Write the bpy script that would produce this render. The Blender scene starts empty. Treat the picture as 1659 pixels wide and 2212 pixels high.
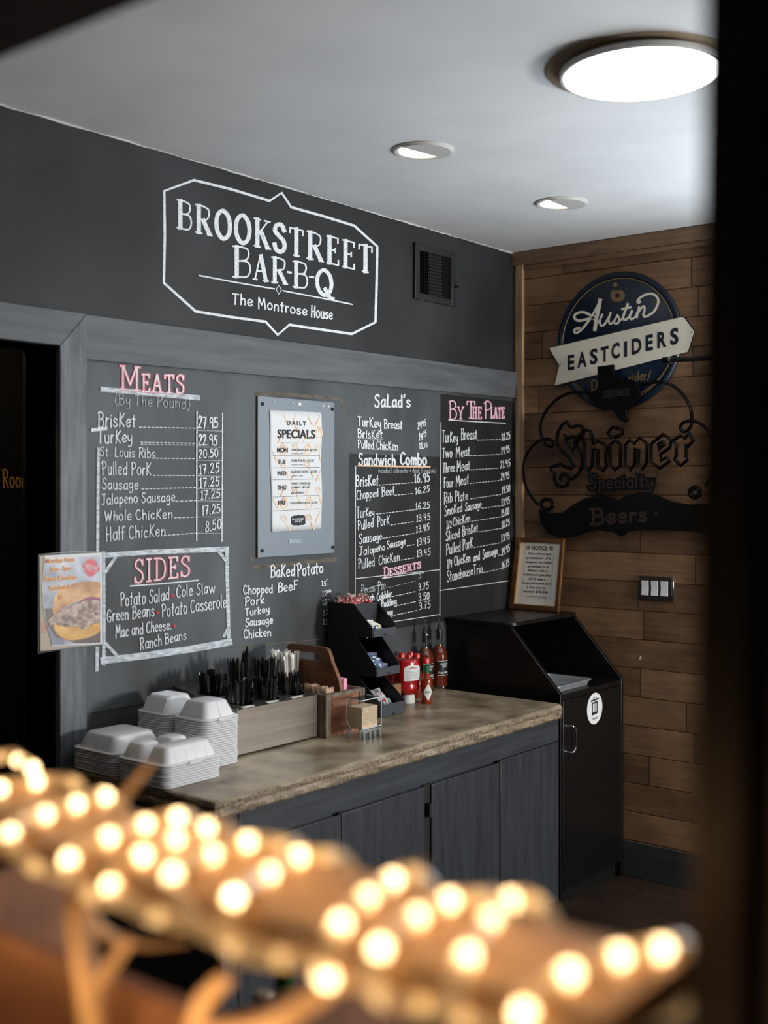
import bpy, bmesh, math, random
from mathutils import Vector, Matrix
R = random.Random(7)
SC = bpy.context.scene
COL = SC.collection
# ------------------------------------------------------------------ camera
F, U0, VH, YAW = 2548.0, 829.5, 1060.0, math.radians(38.7)
CC, CS = math.cos(YAW), math.sin(YAW)
CAM = Vector((-4.691, -2.972, 1.68))
cd = bpy.data.cameras.new('camera'); cam = bpy.data.objects.new('camera', cd); COL.objects.link(cam)
cam.location = CAM; cam.rotation_euler = (math.pi/2, 0, YAW - math.pi/2)
cd.sensor_fit = 'VERTICAL'; cd.sensor_height = 36.0; cd.sensor_width = 27.0
cd.lens = F/2212*36.0; cd.shift_y = -(1106-VH)/2212
cd.dof.use_dof = True; cd.dof.focus_distance = 4.5; cd.dof.aperture_fstop = 1.95
cd.clip_start = 0.02
SC.camera = cam
# ------------------------------------------------------------------ world, light, exposure
SC.view_settings.view_transform = 'Standard'; SC.view_settings.look = 'None'
SC.view_settings.gamma = 1; SC.view_settings.use_curve_mapping = False
SC.view_settings.exposure = 0.0
SC.cycles.max_bounces = 8; SC.cycles.sample_clamp_indirect = 6
SC.cycles.use_denoising = True
W = bpy.data.worlds.new('world'); SC.world = W; W.use_nodes = True
bg = W.node_tree.nodes['Background']; bg.inputs[0].default_value = (0.75, 0.86, 1, 1); bg.inputs[1].default_value = 0.35
def area(name, loc, target, sx, sy, power, color, spread=180):
    l = bpy.data.lights.new(name, 'AREA'); l.shape = 'RECTANGLE'; l.size = sx; l.size_y = sy
    l.energy = power; l.color = color; l.spread = math.radians(spread)
    o = bpy.data.objects.new(name, l); COL.objects.link(o); o.location = loc
    o.rotation_euler = (Vector(target)-Vector(loc)).to_track_quat('-Z', 'Y').to_euler(); return o
CEIL = 2.789
area('daylight_front_window', (-0.55, -4.55, 1.40), (-0.85, 0, 1.25), 0.34, 0.5, 108, (1.0, 0.975, 0.94))
area('daylight_side_window', (-0.06, -2.35, 1.75), (-1.3, -2.05, 2.79), 1.7, 1.3, 54, (0.80, 0.905, 1.0), 150)

# ------------------------------------------------------------------ helpers
def ray(u, v):
    r = (u-U0)/F; return Vector((CC+r*CS, CS-r*CC, (VH-v)/F))
def onY(u, v, y=0.0):
    d = ray(u, v); return CAM + d*((y-CAM.y)/d.y)
def onX(u, v, x=0.0):
    d = ray(u, v); return CAM + d*((x-CAM.x)/d.x)
def onZ(u, v, z):
    d = ray(u, v); return CAM + d*((z-CAM.z)/d.z)
def props(o, label=None, cat=None, group=None, kind=None):
    if label: o['label'] = label
    if cat: o['category'] = cat
    if group: o['group'] = group
    if kind: o['kind'] = kind
    return o
def thing(name, label, cat, loc=(0, 0, 0), group=None):
    o = bpy.data.objects.new(name, None); COL.objects.link(o); o.location = loc
    o.empty_display_size = 0.05
    return props(o, label, cat, group)
def catmull(pts, n=5, closed=False):
    P = [Vector(p) for p in pts]; m = len(P)
    if m < 3: return P
    out = []
    segs = m if closed else m-1
    for i in range(segs):
        if closed: a, b, c, d = P[(i-1) % m], P[i], P[(i+1) % m], P[(i+2) % m]
        else: a, b, c, d = P[max(i-1, 0)], P[i], P[i+1], P[min(i+2, m-1)]
        for k in range(n):
            t = k/n; t2 = t*t; t3 = t2*t
            out.append(0.5*((2*b)+(c-a)*t+(2*a-5*b+4*c-d)*t2+(3*b-a-3*c+d)*t3))
    if not closed: out.append(P[-1])
    return out
class MB:
    def __init__(s): s.v = []; s.f = []
    def add(s, vs, fs):
        o = len(s.v); s.v += [Vector(x) for x in vs]; s.f += [[i+o for i in f] for f in fs]; return s
    def box(s, x0, x1, y0, y1, z0, z1):
        if x0 > x1: x0, x1 = x1, x0
        if y0 > y1: y0, y1 = y1, y0
        if z0 > z1: z0, z1 = z1, z0
        v = [(x, y, z) for z in (z0, z1) for y in (y0, y1) for x in (x0, x1)]
        return s.add(v, [(0,2,3,1),(4,5,7,6),(0,1,5,4),(2,6,7,3),(0,4,6,2),(1,3,7,5)])
    def obox(s, c, ax, ay, az):   # oriented box: centre and three half-axes
        c, ax, ay, az = map(Vector, (c, ax, ay, az))
        v = [c+i*ax+j*ay+k*az for k in (-1, 1) for j in (-1, 1) for i in (-1, 1)]
        return s.add(v, [(0,2,3,1),(4,5,7,6),(0,1,5,4),(2,6,7,3),(0,4,6,2),(1,3,7,5)])
    def tube(s, pts, r, n=8, closed=False, cap=True, flat=1.0):
        P = [Vector(p) for p in pts]; m = len(P); o = len(s.v)
        rad = r if callable(r) else (lambda t: r)
        prev = None
        for i in range(m):
            if closed: t = P[(i+1) % m]-P[i-1]
            else: t = P[min(i+1, m-1)]-P[max(i-1, 0)]
            if t.length < 1e-9: t = Vector((0, 0, 1))
            t.normalize()
            if prev is None:
                a = Vector((0, 0, 1)) if abs(t.z) < 0.9 else Vector((1, 0, 0))
                nrm = t.cross(a).normalized()
            else:
                nrm = prev - t*prev.dot(t)
                nrm = nrm.normalized() if nrm.length > 1e-6 else t.orthogonal().normalized()
            prev = nrm; b = t.cross(nrm); rr = rad(i/max(1, m-1))
            for k in range(n):
                a = 2*math.pi*k/n
                s.v.append(P[i]+nrm*math.cos(a)*rr+b*math.sin(a)*rr*flat)
        for i in range(m if closed else m-1):
            j = (i+1) % m
            for k in range(n):
                l = (k+1) % n
                s.f.append([o+i*n+k, o+i*n+l, o+j*n+l, o+j*n+k])
        if cap and not closed:
            s.f.append([o+k for k in range(n)][::-1]); s.f.append([o+(m-1)*n+k for k in range(n)])
        return s
    def lathe(s, prof, c=(0, 0, 0), n=24, sx=1.0, sy=1.0, cap=True):
        o = len(s.v); c = Vector(c); m = len(prof)
        for r, z in prof:
            for k in range(n):
                a = 2*math.pi*k/n
                s.v.append(c+Vector((r*math.cos(a)*sx, r*math.sin(a)*sy, z)))
        for i in range(m-1):
            for k in range(n):
                l = (k+1) % n
                s.f.append([o+i*n+k, o+i*n+l, o+(i+1)*n+l, o+(i+1)*n+k])
        if cap:
            s.f.append([o+k for k in range(n)][::-1]); s.f.append([o+(m-1)*n+k for k in range(n)])
        return s
    def prism(s, pts, d):     # planar polygon extruded along vector d
        P = [Vector(p) for p in pts]; d = Vector(d); n = len(P)
        f = [list(range(n))[::-1], [n+i for i in range(n)]]
        f += [[i, (i+1) % n, n+(i+1) % n, n+i] for i in range(n)]
        return s.add(P+[p+d for p in P], f)
    def rings(s, rs, cap0=True, cap1=True):   # loft between equal-length rings
        o = len(s.v); n = len(rs[0])
        for r in rs: s.v += [Vector(p) for p in r]
        for i in range(len(rs)-1):
            for k in range(n):
                l = (k+1) % n
                s.f.append([o+i*n+k, o+i*n+l, o+(i+1)*n+l, o+(i+1)*n+k])
        if cap0: s.f.append([o+k for k in range(n)][::-1])
        if cap1: s.f.append([o+(len(rs)-1)*n+k for k in range(n)])
        return s
    def ball(s, c, r, n=10, m=6):
        c = Vector(c); o = len(s.v); s.v.append(c+Vector((0, 0, -r)))
        for i in range(1, m):
            a = -math.pi/2+math.pi*i/m
            for k in range(n):
                b = 2*math.pi*k/n; s.v.append(c+Vector((r*math.cos(a)*math.cos(b), r*math.cos(a)*math.sin(b), r*math.sin(a))))
        s.v.append(c+Vector((0, 0, r))); e = len(s.v)-1
        for k in range(n):
            l = (k+1) % n; s.f.append([o, o+1+l, o+1+k]); s.f.append([e, e-n+k, e-n+l])
        for i in range(m-2):
            for k in range(n):
                l = (k+1) % n; s.f.append([o+1+i*n+k, o+1+i*n+l, o+1+(i+1)*n+l, o+1+(i+1)*n+k])
        return s
    def build(s, name, m, parent=None, bevel=0, seg=2, smooth=True, fix=True, ang=35):
        org = Vector((0, 0, 0)); p = parent
        while p is not None: org += p.location; p = p.parent
        me = bpy.data.meshes.new(name)
        me.from_pydata([v-org for v in s.v], [], s.f); me.update()
        if fix:
            b = bmesh.new(); b.from_mesh(me); bmesh.ops.recalc_face_normals(b, faces=b.faces); b.to_mesh(me); b.free()
        if smooth:
            me.shade_smooth(); me.set_sharp_from_angle(angle=math.radians(ang))
        me.materials.append(m)
        o = bpy.data.objects.new(name, me); COL.objects.link(o)
        if parent is not None: o.parent = parent
        if bevel:
            b = o.modifiers.new('bevel', 'BEVEL'); b.width = bevel; b.segments = seg; b.limit_method = 'ANGLE'; b.angle_limit = math.radians(40)
            b.harden_normals = False
        return o
def single(mb, name, m, label, cat, loc, group=None, **k):
    """a thing that is one mesh, origin at loc"""
    o = mb.build(name, m, None, **k)
    loc = Vector(loc); o.data.transform(Matrix.Translation(-loc)); o.location = loc
    return props(o, label, cat, group)
def dup(o, loc, rot=None, label=None, group=None):
    c = o.copy(); COL.objects.link(c); c.location = loc
    if rot is not None: c.rotation_euler = rot
    if label: c['label'] = label
    if group: c['group'] = group
    for ch in list(o.children):
        d = ch.copy(); COL.objects.link(d); d.parent = c
        for g in ch.children:
            e = g.copy(); COL.objects.link(e); e.parent = d
    return c
# ------------------------------------------------------------------ materials
def lin(c):
    return tuple(((x/255)/12.92 if x/255 <= 0.04045 else ((x/255+0.055)/1.055)**2.4) for x in c)+(1,)
def mat(name, rgb, rough=0.6, metal=0.0, rgb2=None, scale=(8, 8, 8), detail=4, lo=0.35, hi=0.65, bump=0, bscale=None, **kw):
    m = bpy.data.materials.new(name); m.use_nodes = True; nt = m.node_tree; b = nt.nodes['Principled BSDF']
    b.inputs['Base Color'].default_value = lin(rgb); b.inputs['Roughness'].default_value = rough; b.inputs['Metallic'].default_value = metal
    for k, v in kw.items(): b.inputs[k.replace('_', ' ')].default_value = v
    if rgb2 is not None or bump:
        tc = nt.nodes.new('ShaderNodeTexCoord'); mp = nt.nodes.new('ShaderNodeMapping'); mp.inputs['Scale'].default_value = scale
        nz = nt.nodes.new('ShaderNodeTexNoise'); nz.inputs['Detail'].default_value = detail; nz.inputs['Scale'].default_value = 1
        geo = nt.nodes.new('ShaderNodeNewGeometry')
        nt.links.new(geo.outputs['Position'], mp.inputs['Vector']); nt.links.new(mp.outputs[0], nz.inputs['Vector'])
        if rgb2 is not None:
            cr = nt.nodes.new('ShaderNodeValToRGB'); cr.color_ramp.elements[0].position = lo; cr.color_ramp.elements[1].position = hi
            cr.color_ramp.elements[0].color = lin(rgb); cr.color_ramp.elements[1].color = lin(rgb2)
            nt.links.new(nz.outputs['Fac'], cr.inputs['Fac']); nt.links.new(cr.outputs['Color'], b.inputs['Base Color'])
        if bump:
            bp = nt.nodes.new('ShaderNodeBump'); bp.inputs['Strength'].default_value = bump; bp.inputs['Distance'].default_value = 0.004
            src = nz
            if bscale:
                mp2 = nt.nodes.new('ShaderNodeMapping'); mp2.inputs['Scale'].default_value = bscale
                src = nt.nodes.new('ShaderNodeTexNoise'); src.inputs['Scale'].default_value = 1; src.inputs['Detail'].default_value = 5
                nt.links.new(geo.outputs['Position'], mp2.inputs['Vector']); nt.links.new(mp2.outputs[0], src.inputs['Vector'])
            nt.links.new(src.outputs['Fac'], bp.inputs['Height']); nt.links.new(bp.outputs[0], b.inputs['Normal'])
    return m
def emit(name, rgb, strength):
    m = bpy.data.materials.new(name); m.use_nodes = True; nt = m.node_tree; nt.nodes.clear()
    o = nt.nodes.new('ShaderNodeOutputMaterial'); e = nt.nodes.new('ShaderNodeEmission')
    e.inputs[0].default_value = tuple(rgb)+(1,); e.inputs[1].default_value = strength; nt.links.new(e.outputs[0], o.inputs[0]); return m
def planks(name, c1, c2, c3, pitch, seam, axis='z', along='y', length=1.1, rough=0.6, z0=0.0):
    """board material: one tone per board from a hash of the row and of the joint along it, plus grain"""
    m = bpy.data.materials.new(name); m.use_nodes = True; nt = m.node_tree; b = nt.nodes['Principled BSDF']; N = nt.nodes.new; Lk = nt.links.new
    b.inputs['Roughness'].default_value = rough
    g = N('ShaderNodeNewGeometry'); sp = N('ShaderNodeSeparateXYZ'); Lk(g.outputs['Position'], sp.inputs[0])
    ix = {'x': 0, 'y': 1, 'z': 2}
    def mth(op, a, bb=None):
        n = N('ShaderNodeMath'); n.operation = op
        for i, q in enumerate((a, bb)):
            if q is None: continue
            if isinstance(q, (int, float)): n.inputs[i].default_value = q
            else: Lk(q, n.inputs[i])
        return n.outputs[0]
    row = mth('FLOOR', mth('DIVIDE', mth('SUBTRACT', sp.outputs[ix[axis]], z0), pitch))
    wn = N('ShaderNodeTexWhiteNoise'); wn.noise_dimensions = '1D'; Lk(row, wn.inputs['W'])
    seg = mth('FLOOR', mth('ADD', mth('DIVIDE', sp.outputs[ix[along]], length), mth('MULTIPLY', wn.outputs['Value'], 7.3)))
    wn2 = N('ShaderNodeTexWhiteNoise'); wn2.noise_dimensions = '2D'; cb = N('ShaderNodeCombineXYZ'); Lk(row, cb.inputs[0]); Lk(seg, cb.inputs[1]); Lk(cb.outputs[0], wn2.inputs['Vector'])
    fr = mth('FRACT', mth('ADD', mth('DIVIDE', sp.outputs[ix[along]], length), mth('MULTIPLY', wn.outputs['Value'], 7.3)))
    joint = mth('LESS_THAN', fr, seam)
    mp = N('ShaderNodeMapping'); sc = [60, 60, 60]; sc[ix[along]] = 4; mp.inputs['Scale'].default_value = sc
    ad = N('ShaderNodeVectorMath'); ad.operation = 'ADD'; sc2 = N('ShaderNodeVectorMath'); sc2.operation = 'SCALE'; Lk(wn2.outputs['Color'], sc2.inputs[0]); sc2.inputs['Scale'].default_value = 5
    Lk(g.outputs['Position'], ad.inputs[0]); Lk(sc2.outputs[0], ad.inputs[1]); Lk(ad.outputs[0], mp.inputs['Vector'])
    nz = N('ShaderNodeTexNoise'); nz.inputs['Scale'].default_value = 1; nz.inputs['Detail'].default_value = 5; nz.inputs['Distortion'].default_value = 0.6; Lk(mp.outputs[0], nz.inputs['Vector'])
    big = N('ShaderNodeTexNoise'); big.inputs['Scale'].default_value = 5; big.inputs['Detail'].default_value = 3; Lk(ad.outputs[0], big.inputs['Vector'])
    fac = mth('ADD', mth('MULTIPLY', wn2.outputs['Value'], 0.40), mth('ADD', mth('MULTIPLY', nz.outputs['Fac'], 0.55), mth('MULTIPLY', mth('SUBTRACT', big.outputs['Fac'], 0.5), 0.7)))
    cr = N('ShaderNodeValToRGB'); e = cr.color_ramp.elements; e[0].position = 0.15; e[0].color = lin(c1); e[1].position = 0.85; e[1].color = lin(c3); k = e.new(0.5); k.color = lin(c2)
    Lk(fac, cr.inputs['Fac']); mx = N('ShaderNodeMix'); mx.data_type = 'RGBA'; Lk(joint, mx.inputs['Factor']); Lk(cr.outputs['Color'], mx.inputs[6]); mx.inputs[7].default_value = lin([x*0.35 for x in c1])
    Lk(mx.outputs[2], b.inputs['Base Color'])
    bp = N('ShaderNodeBump'); bp.inputs['Strength'].default_value = 0.25; bp.inputs['Distance'].default_value = 0.002; Lk(nz.outputs['Fac'], bp.inputs['Height']); Lk(bp.outputs[0], b.inputs['Normal'])
    return m
def clear(name, rgb=(255, 255, 255), refl=0.1, ior=1.35):
    """thin clear plastic: see-through with a Fresnel sheen"""
    m = bpy.data.materials.new(name); m.use_nodes = True; nt = m.node_tree; nt.nodes.clear(); N = nt.nodes.new
    o = N('ShaderNodeOutputMaterial'); a = N('ShaderNodeBsdfTransparent'); a.inputs[0].default_value = lin(rgb); g = N('ShaderNodeBsdfGlossy'); g.inputs['Roughness'].default_value = 0.04
    f = N('ShaderNodeLayerWeight'); x = N('ShaderNodeMixShader'); pw = N('ShaderNodeMath'); pw.operation = 'POWER'; pw.inputs[1].default_value = 4.0; nt.links.new(f.outputs['Facing'], pw.inputs[0]); f = pw; ad = N('ShaderNodeMath'); ad.operation = 'ADD'; ad.inputs[1].default_value = refl; ad.use_clamp = True
    nt.links.new(f.outputs[0], ad.inputs[0]); nt.links.new(ad.outputs[0], x.inputs[0]); nt.links.new(a.outputs[0], x.inputs[1]); nt.links.new(g.outputs[0], x.inputs[2]); nt.links.new(x.outputs[0], o.inputs[0]); return m
def glass(name, rgb=(255, 255, 255), rough=0.02, ior=1.45):
    m = bpy.data.materials.new(name); m.use_nodes = True; b = m.node_tree.nodes['Principled BSDF']
    b.inputs['Base Color'].default_value = lin(rgb); b.inputs['Roughness'].default_value = rough
    b.inputs['Transmission Weight'].default_value = 1.0; b.inputs['IOR'].default_value = ior; return m
M = {}
M['ceiling'] = mat('ceiling paint', (205, 206, 206), 0.85, rgb2=(214, 215, 215), scale=(3, 3, 3))
M['board_upper'] = mat('black wall paint', (17, 18, 20), 0.66, rgb2=(43, 45, 48), scale=(2.1, 1.6, 1.7), detail=8, lo=0.40, hi=0.70)
M['board_grey'] = mat('worn chalkboard paint', (46, 50, 52), 0.62, rgb2=(84, 89, 92), scale=(3.0, 2, 1.3), detail=8, lo=0.36, hi=0.68)
M['board_black'] = mat('black chalkboard', (17, 18, 20), 0.6, rgb2=(50, 53, 56), scale=(5, 3, 1.6), detail=7, lo=0.5, hi=0.82)
M['trim'] = mat('grey painted wood', (76, 80, 84), 0.6, rgb2=(94, 98, 102), scale=(3, 30, 30), detail=6, bump=0.25, bscale=(9, 90, 90))
M['trim_v'] = mat('grey painted upright wood', (74, 79, 84), 0.55, rgb2=(104, 110, 116), scale=(60, 60, 6), detail=7, bump=0.3, bscale=(120, 90, 25))
M['wall_low'] = mat('lower wall paint', (50, 52, 52), 0.6, rgb2=(66, 67, 65), scale=(3, 3, 3))
M['wood_wall'] = planks('stained plank wall', (72, 51, 36), (118, 87, 61), (152, 115, 82), 0.1255, 0.004, 'z', 'y', 0.86, 0.55, 0.0285)
M['wood_trim'] = mat('light pine trim', (146, 118, 92), 0.6, rgb2=(188, 158, 126), scale=(50, 50, 5), detail=6, bump=0.2)
M['wood_beam'] = mat('stained top board', (118, 92, 70), 0.6, rgb2=(146, 117, 91), scale=(50, 4, 50), detail=6, bump=0.2)
M['baseboard'] = mat('dark grey baseboard', (36, 39, 42), 0.6, rgb2=(52, 54, 56), scale=(30, 5, 30))
M['floor'] = planks('dark floor boards', (34, 26, 20), (52, 40, 30), (70, 55, 42), 0.13, 0.004, 'x', 'y', 1.3, 0.42)
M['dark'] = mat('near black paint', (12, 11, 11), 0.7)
M['darkwood'] = mat('dark walnut post', (18, 10, 8), 0.75, rgb2=(28, 16, 12), scale=(40, 40, 4), Specular_IOR_Level=0.25)
M['room_wall'] = mat('far room plaster', (120, 110, 100), 0.9, rgb2=(128, 118, 108))
M['chalk'] = mat('white chalk', (196, 203, 208), 0.9, rgb2=(236, 240, 243), scale=(160, 160, 160), detail=3, lo=0.35, hi=0.55)
M['chalk_faint'] = mat('faint rubbed chalk', (150, 156, 160), 0.9, rgb2=(196, 202, 206), scale=(160, 160, 160), detail=3)
M['chalk_hatch'] = mat('hatched chalk fill', (150, 158, 164), 0.9, rgb2=(218, 226, 232), scale=(40, 60, 200), detail=4, lo=0.32, hi=0.6)
M['chalk_pink'] = mat('pink chalk', (214, 92, 112), 0.9, rgb2=(236, 140, 152), scale=(150, 150, 150))
M['chalk_magenta'] = mat('magenta chalk', (206, 104, 146), 0.9, rgb2=(232, 160, 188), scale=(150, 150, 150))
M['chalk_red'] = mat('red chalk', (214, 62, 74), 0.9)
M['chalk_peach'] = mat('peach chalk', (226, 178, 138), 0.9, rgb2=(240, 204, 170), scale=(150, 150, 150))
M['chalk_gold'] = mat('gold chalk', (225, 168, 84), 0.9)
M['scuff'] = mat('brown scuffed edge', (84, 80, 72), 0.9, rgb2=(112, 104, 90), scale=(25, 25, 60))
# ------------------------------------------------------------------ hand lettering (strokes on a 100-unit cap height)
G = {}
def _g(src):
    for ln in src.strip().split('\n'):
        k, w, s = ln.split(' ', 2)
        G[k] = (float(w), [([tuple(float(q) for q in p.split(',')) for p in t.lstrip('!#').split()], '!' not in t[:2], '#' in t[:2]) for t in s.split(';')])
_g('''
a 48 44,48 30,60 10,48 5,25 15,3 30,5 43,28;!44,60 44,12 50,2
b 46 !8,100 8,0;8,35 24,58 42,45 44,20 30,2 8,8
c 42 40,48 26,60 8,46 5,22 18,2 40,10
d 48 42,40 28,58 10,48 5,22 18,2 42,16;!42,100 42,0
e 44 6,30 40,36 38,54 22,61 6,42 6,18 22,1 42,12
f 34 36,92 26,100 16,88 16,0;!2,56 32,56
g 46 42,48 26,60 8,46 6,24 20,8 42,26;42,60 43,-10 34,-34 14,-34 6,-22
h 46 !8,100 8,0;8,34 24,58 40,48 42,0
i 16 !8,60 8,0;!7,84 9,80
j 20 14,60 14,-20 2,-34;!13,84 15,80
k 44 !8,100 8,0;!40,62 10,26 42,0
l 14 !7,100 7,0
m 66 !6,60 6,0;6,36 18,58 32,48 33,0;33,36 46,58 60,48 62,0
n 46 !6,60 6,0;6,34 22,58 40,48 42,0
o 46 22,61 6,46 5,18 22,0 42,16 42,46 22,61
p 46 !8,60 8,-36;8,38 24,60 42,46 42,18 26,2 8,14
q 46 40,48 26,60 8,46 6,22 20,4 40,20;!41,60 41,-36
r 34 !7,60 7,0;7,34 18,56 34,56
s 40 36,50 22,61 8,50 12,36 32,26 36,12 22,0 4,10
t 36 !18,92 16,4 26,0;!2,62 34,62
u 46 6,60 6,16 20,0 38,14;!40,60 41,0
v 42 !3,60 20,0 38,60
w 76 !3,60 20,0 38,54 56,0 73,60
x 42 !4,60 38,0;!38,60 4,0
y 44 6,60 8,26 22,16 38,30;40,60 40,-6 30,-34 8,-34
z 42 !5,60 38,60 4,0 40,0
A 60 !3,0 28,100 54,0;!12,34 46,34
B 56 !8,100 8,0;0,92 24,101 46,88 44,64 10,54;10,54 42,52 54,28 42,4 2,0
C 54 50,84 34,100 12,84 4,46 14,10 34,0 52,16
D 58 !8,100 8,0;2,98 34,98 54,68 52,24 30,0 2,2
E 50 !46,100 6,100 6,0 48,0;!6,52 38,52
F 48 !8,100 8,0;!2,100 46,98;!8,54 36,54
G 58 50,84 32,100 12,86 4,44 16,6 40,0 52,22 50,40;!30,40 56,40
H 56 !6,100 6,0;!48,100 48,0;!6,50 48,50
I 24 !12,100 12,0;!2,100 22,100;!2,0 22,0
J 50 !4,98 50,98;32,98 32,18 20,0 4,8
K 54 !8,100 8,0;!48,100 10,46 52,0
L 46 !8,100 8,0 46,2
M 72 !4,0 10,100 34,36 60,100 68,0
N 58 !6,0 6,100 50,0 50,100
O 60 30,100 8,80 4,44 14,8 32,0 52,20 56,60 46,92 30,100
P 52 !10,100 10,0;0,88 24,102 48,86 44,58 10,48
Q 62 30,100 8,80 4,44 14,8 32,0 52,20 56,60 46,92 30,100;!36,24 62,-8
R 56 !8,100 8,0;0,94 28,101 48,86 44,60 10,50;!22,50 54,0
S 52 48,86 34,100 12,90 10,66 36,48 48,28 38,4 16,0 2,16
T 54 !2,98 52,98;!27,98 25,0
U 54 6,100 6,24 24,0 44,18 48,100
V 54 !2,100 26,0 50,100
W 78 !3,100 20,0 38,76 56,0 74,100
X 54 !4,100 50,0;!50,100 4,0
Y 52 !2,100 26,50 26,0;!50,100 26,50
Z 52 !4,100 48,100 4,0 50,0
0 48 24,100 8,80 4,44 12,8 26,0 42,20 44,64 36,92 24,100
1 30 !6,80 18,100 18,0;!6,0 30,0
2 48 6,80 18,100 38,94 40,70 24,36 4,4;!4,3 46,3
3 46 6,86 22,100 40,86 36,62 16,54;16,54 40,48 44,22 26,0 4,10
4 50 !8,96 8,44 44,46;!36,96 34,0
5 48 !44,98 12,98 10,56;10,56 32,62 44,40 36,10 18,0 2,10
6 46 38,96 16,76 5,36 12,4 30,0 42,18 38,42 20,46 6,28
7 46 !4,98 42,98 18,0;!14,50 38,50
8 46 40,84 24,100 8,84 16,60 38,36 38,8 22,0 6,12 10,38 34,60 40,84
9 44 40,70 26,52 8,60 6,86 22,100 38,90 40,70 38,0
. 16 !6,5 9,1
, 16 !9,6 5,-14
- 34 !4,44 30,44
( 26 22,108 6,70 6,24 22,-14
) 26 4,108 20,70 20,24 4,-14
' 16 !10,104 5,80
/ 36 !32,104 4,-6
+ 44 !22,76 22,16;!4,46 40,46
~ 40 2,78 12,88 26,80 38,88
$ 48 44,80 24,92 8,78 24,52 40,30 24,6 4,18;!24,104 24,-6
''')
SG = {}
def _sg(src):
    for ln in src.strip().split('\n'):
        k, w, s = ln.split(' ', 2)
        SG[k] = (float(w), [([tuple(float(q) for q in p.split(',')) for p in t.lstrip('!#').split()], '!' not in t[:2], '#' in t[:2]) for t in s.split(';')])
_sg('''
B 70 #!16,100 16,0;!2,100 34,100;!2,0 34,0;34,100 56,94 60,76 50,58 20,53;20,53 56,52 66,28 56,4 34,0
R 76 #!16,100 16,0;!2,100 34,100;!2,0 30,0;34,100 60,92 62,70 50,54 18,50;#!36,50 64,4;!56,0 76,0
O 74 #37,101 14,84 6,50 14,16 37,-1 60,16 68,50 60,84 37,101
Q 76 #37,101 14,84 6,50 14,16 37,-1 60,16 68,50 60,84 37,101;#!40,26 62,-8 76,-8
K 74 #!16,100 16,0;!2,100 30,100;!2,0 30,0;!62,98 20,44;#!32,58 62,2;!48,100 74,100;!54,0 76,0
S 58 #50,80 36,100 14,94 8,72 28,56 48,40 50,14 32,-1 12,6 6,24;!50,98 50,76;!6,2 6,24
T 66 #!33,100 33,0;!4,98 62,98;!4,98 4,80;!62,98 62,80;!20,0 46,0
E 58 #!14,100 14,0;!2,100 52,100;!2,0 54,0;!14,52 40,52;!52,100 52,82;!54,0 54,18;!40,60 40,44
A 72 !8,0 34,100;#!36,100 60,0;!18,36 52,36;!0,0 18,0;!48,0 72,0
M 88 !12,0 12,100;#!14,100 44,22;!44,22 72,100;#!74,100 74,0;!0,100 20,100;!66,100 88,100;!2,0 24,0;!62,0 88,0
I 34 #!17,100 17,0;!3,100 31,100;!3,0 31,0
D 72 #!16,100 16,0;!2,100 36,100;!2,0 36,0;34,100 58,86 66,50 58,14 34,0
P 66 #!16,100 16,0;!2,100 34,100;!2,0 32,0;34,100 60,92 62,68 50,50 18,46
Y 66 #!33,48 33,0;!8,98 33,48;!58,98 33,48;!0,100 18,100;!48,100 66,100;!20,0 46,0
H 74 #!16,100 16,0;#!58,100 58,0;!16,52 58,52;!4,100 28,100;!4,0 28,0;!46,100 70,100;!46,0 70,0
L 58 #!14,100 14,0;!2,100 28,100;!2,0 54,0;!54,0 54,22
- 40 #!6,46 34,46
''')
CROP = {'A': (0, 200, 2.0), 'M': (0, 700, 2.836), 'S': (740, 840, 7.541), 'D': (740, 1050, 7.136), 'B': (500, 1200, 7.213),
        'L': (940, 860, 5.144), 'N': (1090, 1150, 11.06), 'F': (70, 1180, 9.219), 'Q': (540, 850, 5.979), 'E': (1160, 570, 4.366),
        'H': (1110, 780, 3.858), 'T': (1200, 1480, 10.37), 'V': (870, 500, 12.29), '1': (0, 0, 1.0), 'P': (500, 820, 3.456)}
def pt(key, x, y, plane):
    a, b, s = CROP[key]; u, v = a+x/s, b+y/s
    k, d = plane
    return onY(u, v, d) if k == 'y' else (onX(u, v, d) if k == 'x' else onZ(u, v, d))
def lift(mb, plane):
    """each next stroke lies a hair above the one before, as chalk or paint does"""
    mb.k = getattr(mb, 'k', -1)+1; e = (mb.k % 60)*1.0e-5
    return ('p', plane[1]+plane[2]*e, plane[2]) if plane[0] == 'p' else (plane[0], plane[1]-e)
def ribbon(mb, P2, w, conv, closed=False):
    """a flat stroke of width w along 2-D points, each converted to the surface by conv"""
    P = [Vector((p[0], p[1], 0)) for p in P2]; n = len(P); o = len(mb.v)
    for i in range(n):
        if closed: t = P[(i+1) % n]-P[i-1]
        else: t = P[min(i+1, n-1)]-P[max(i-1, 0)]
        if t.length < 1e-9: t = Vector((1, 0, 0))
        t.normalize(); nn = Vector((-t.y, t.x, 0))*w/2
        e = Vector((0, 0, 0))
        if not closed and i == 0: e = -t*w*0.35
        if not closed and i == n-1: e = t*w*0.35
        mb.v.append(conv(*(P[i]+e+nn)[:2])); mb.v.append(conv(*(P[i]+e-nn)[:2]))
    for i in range(n if closed else n-1):
        j = (i+1) % n
        mb.f.append([o+2*i, o+2*i+1, o+2*j+1, o+2*j])
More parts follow.
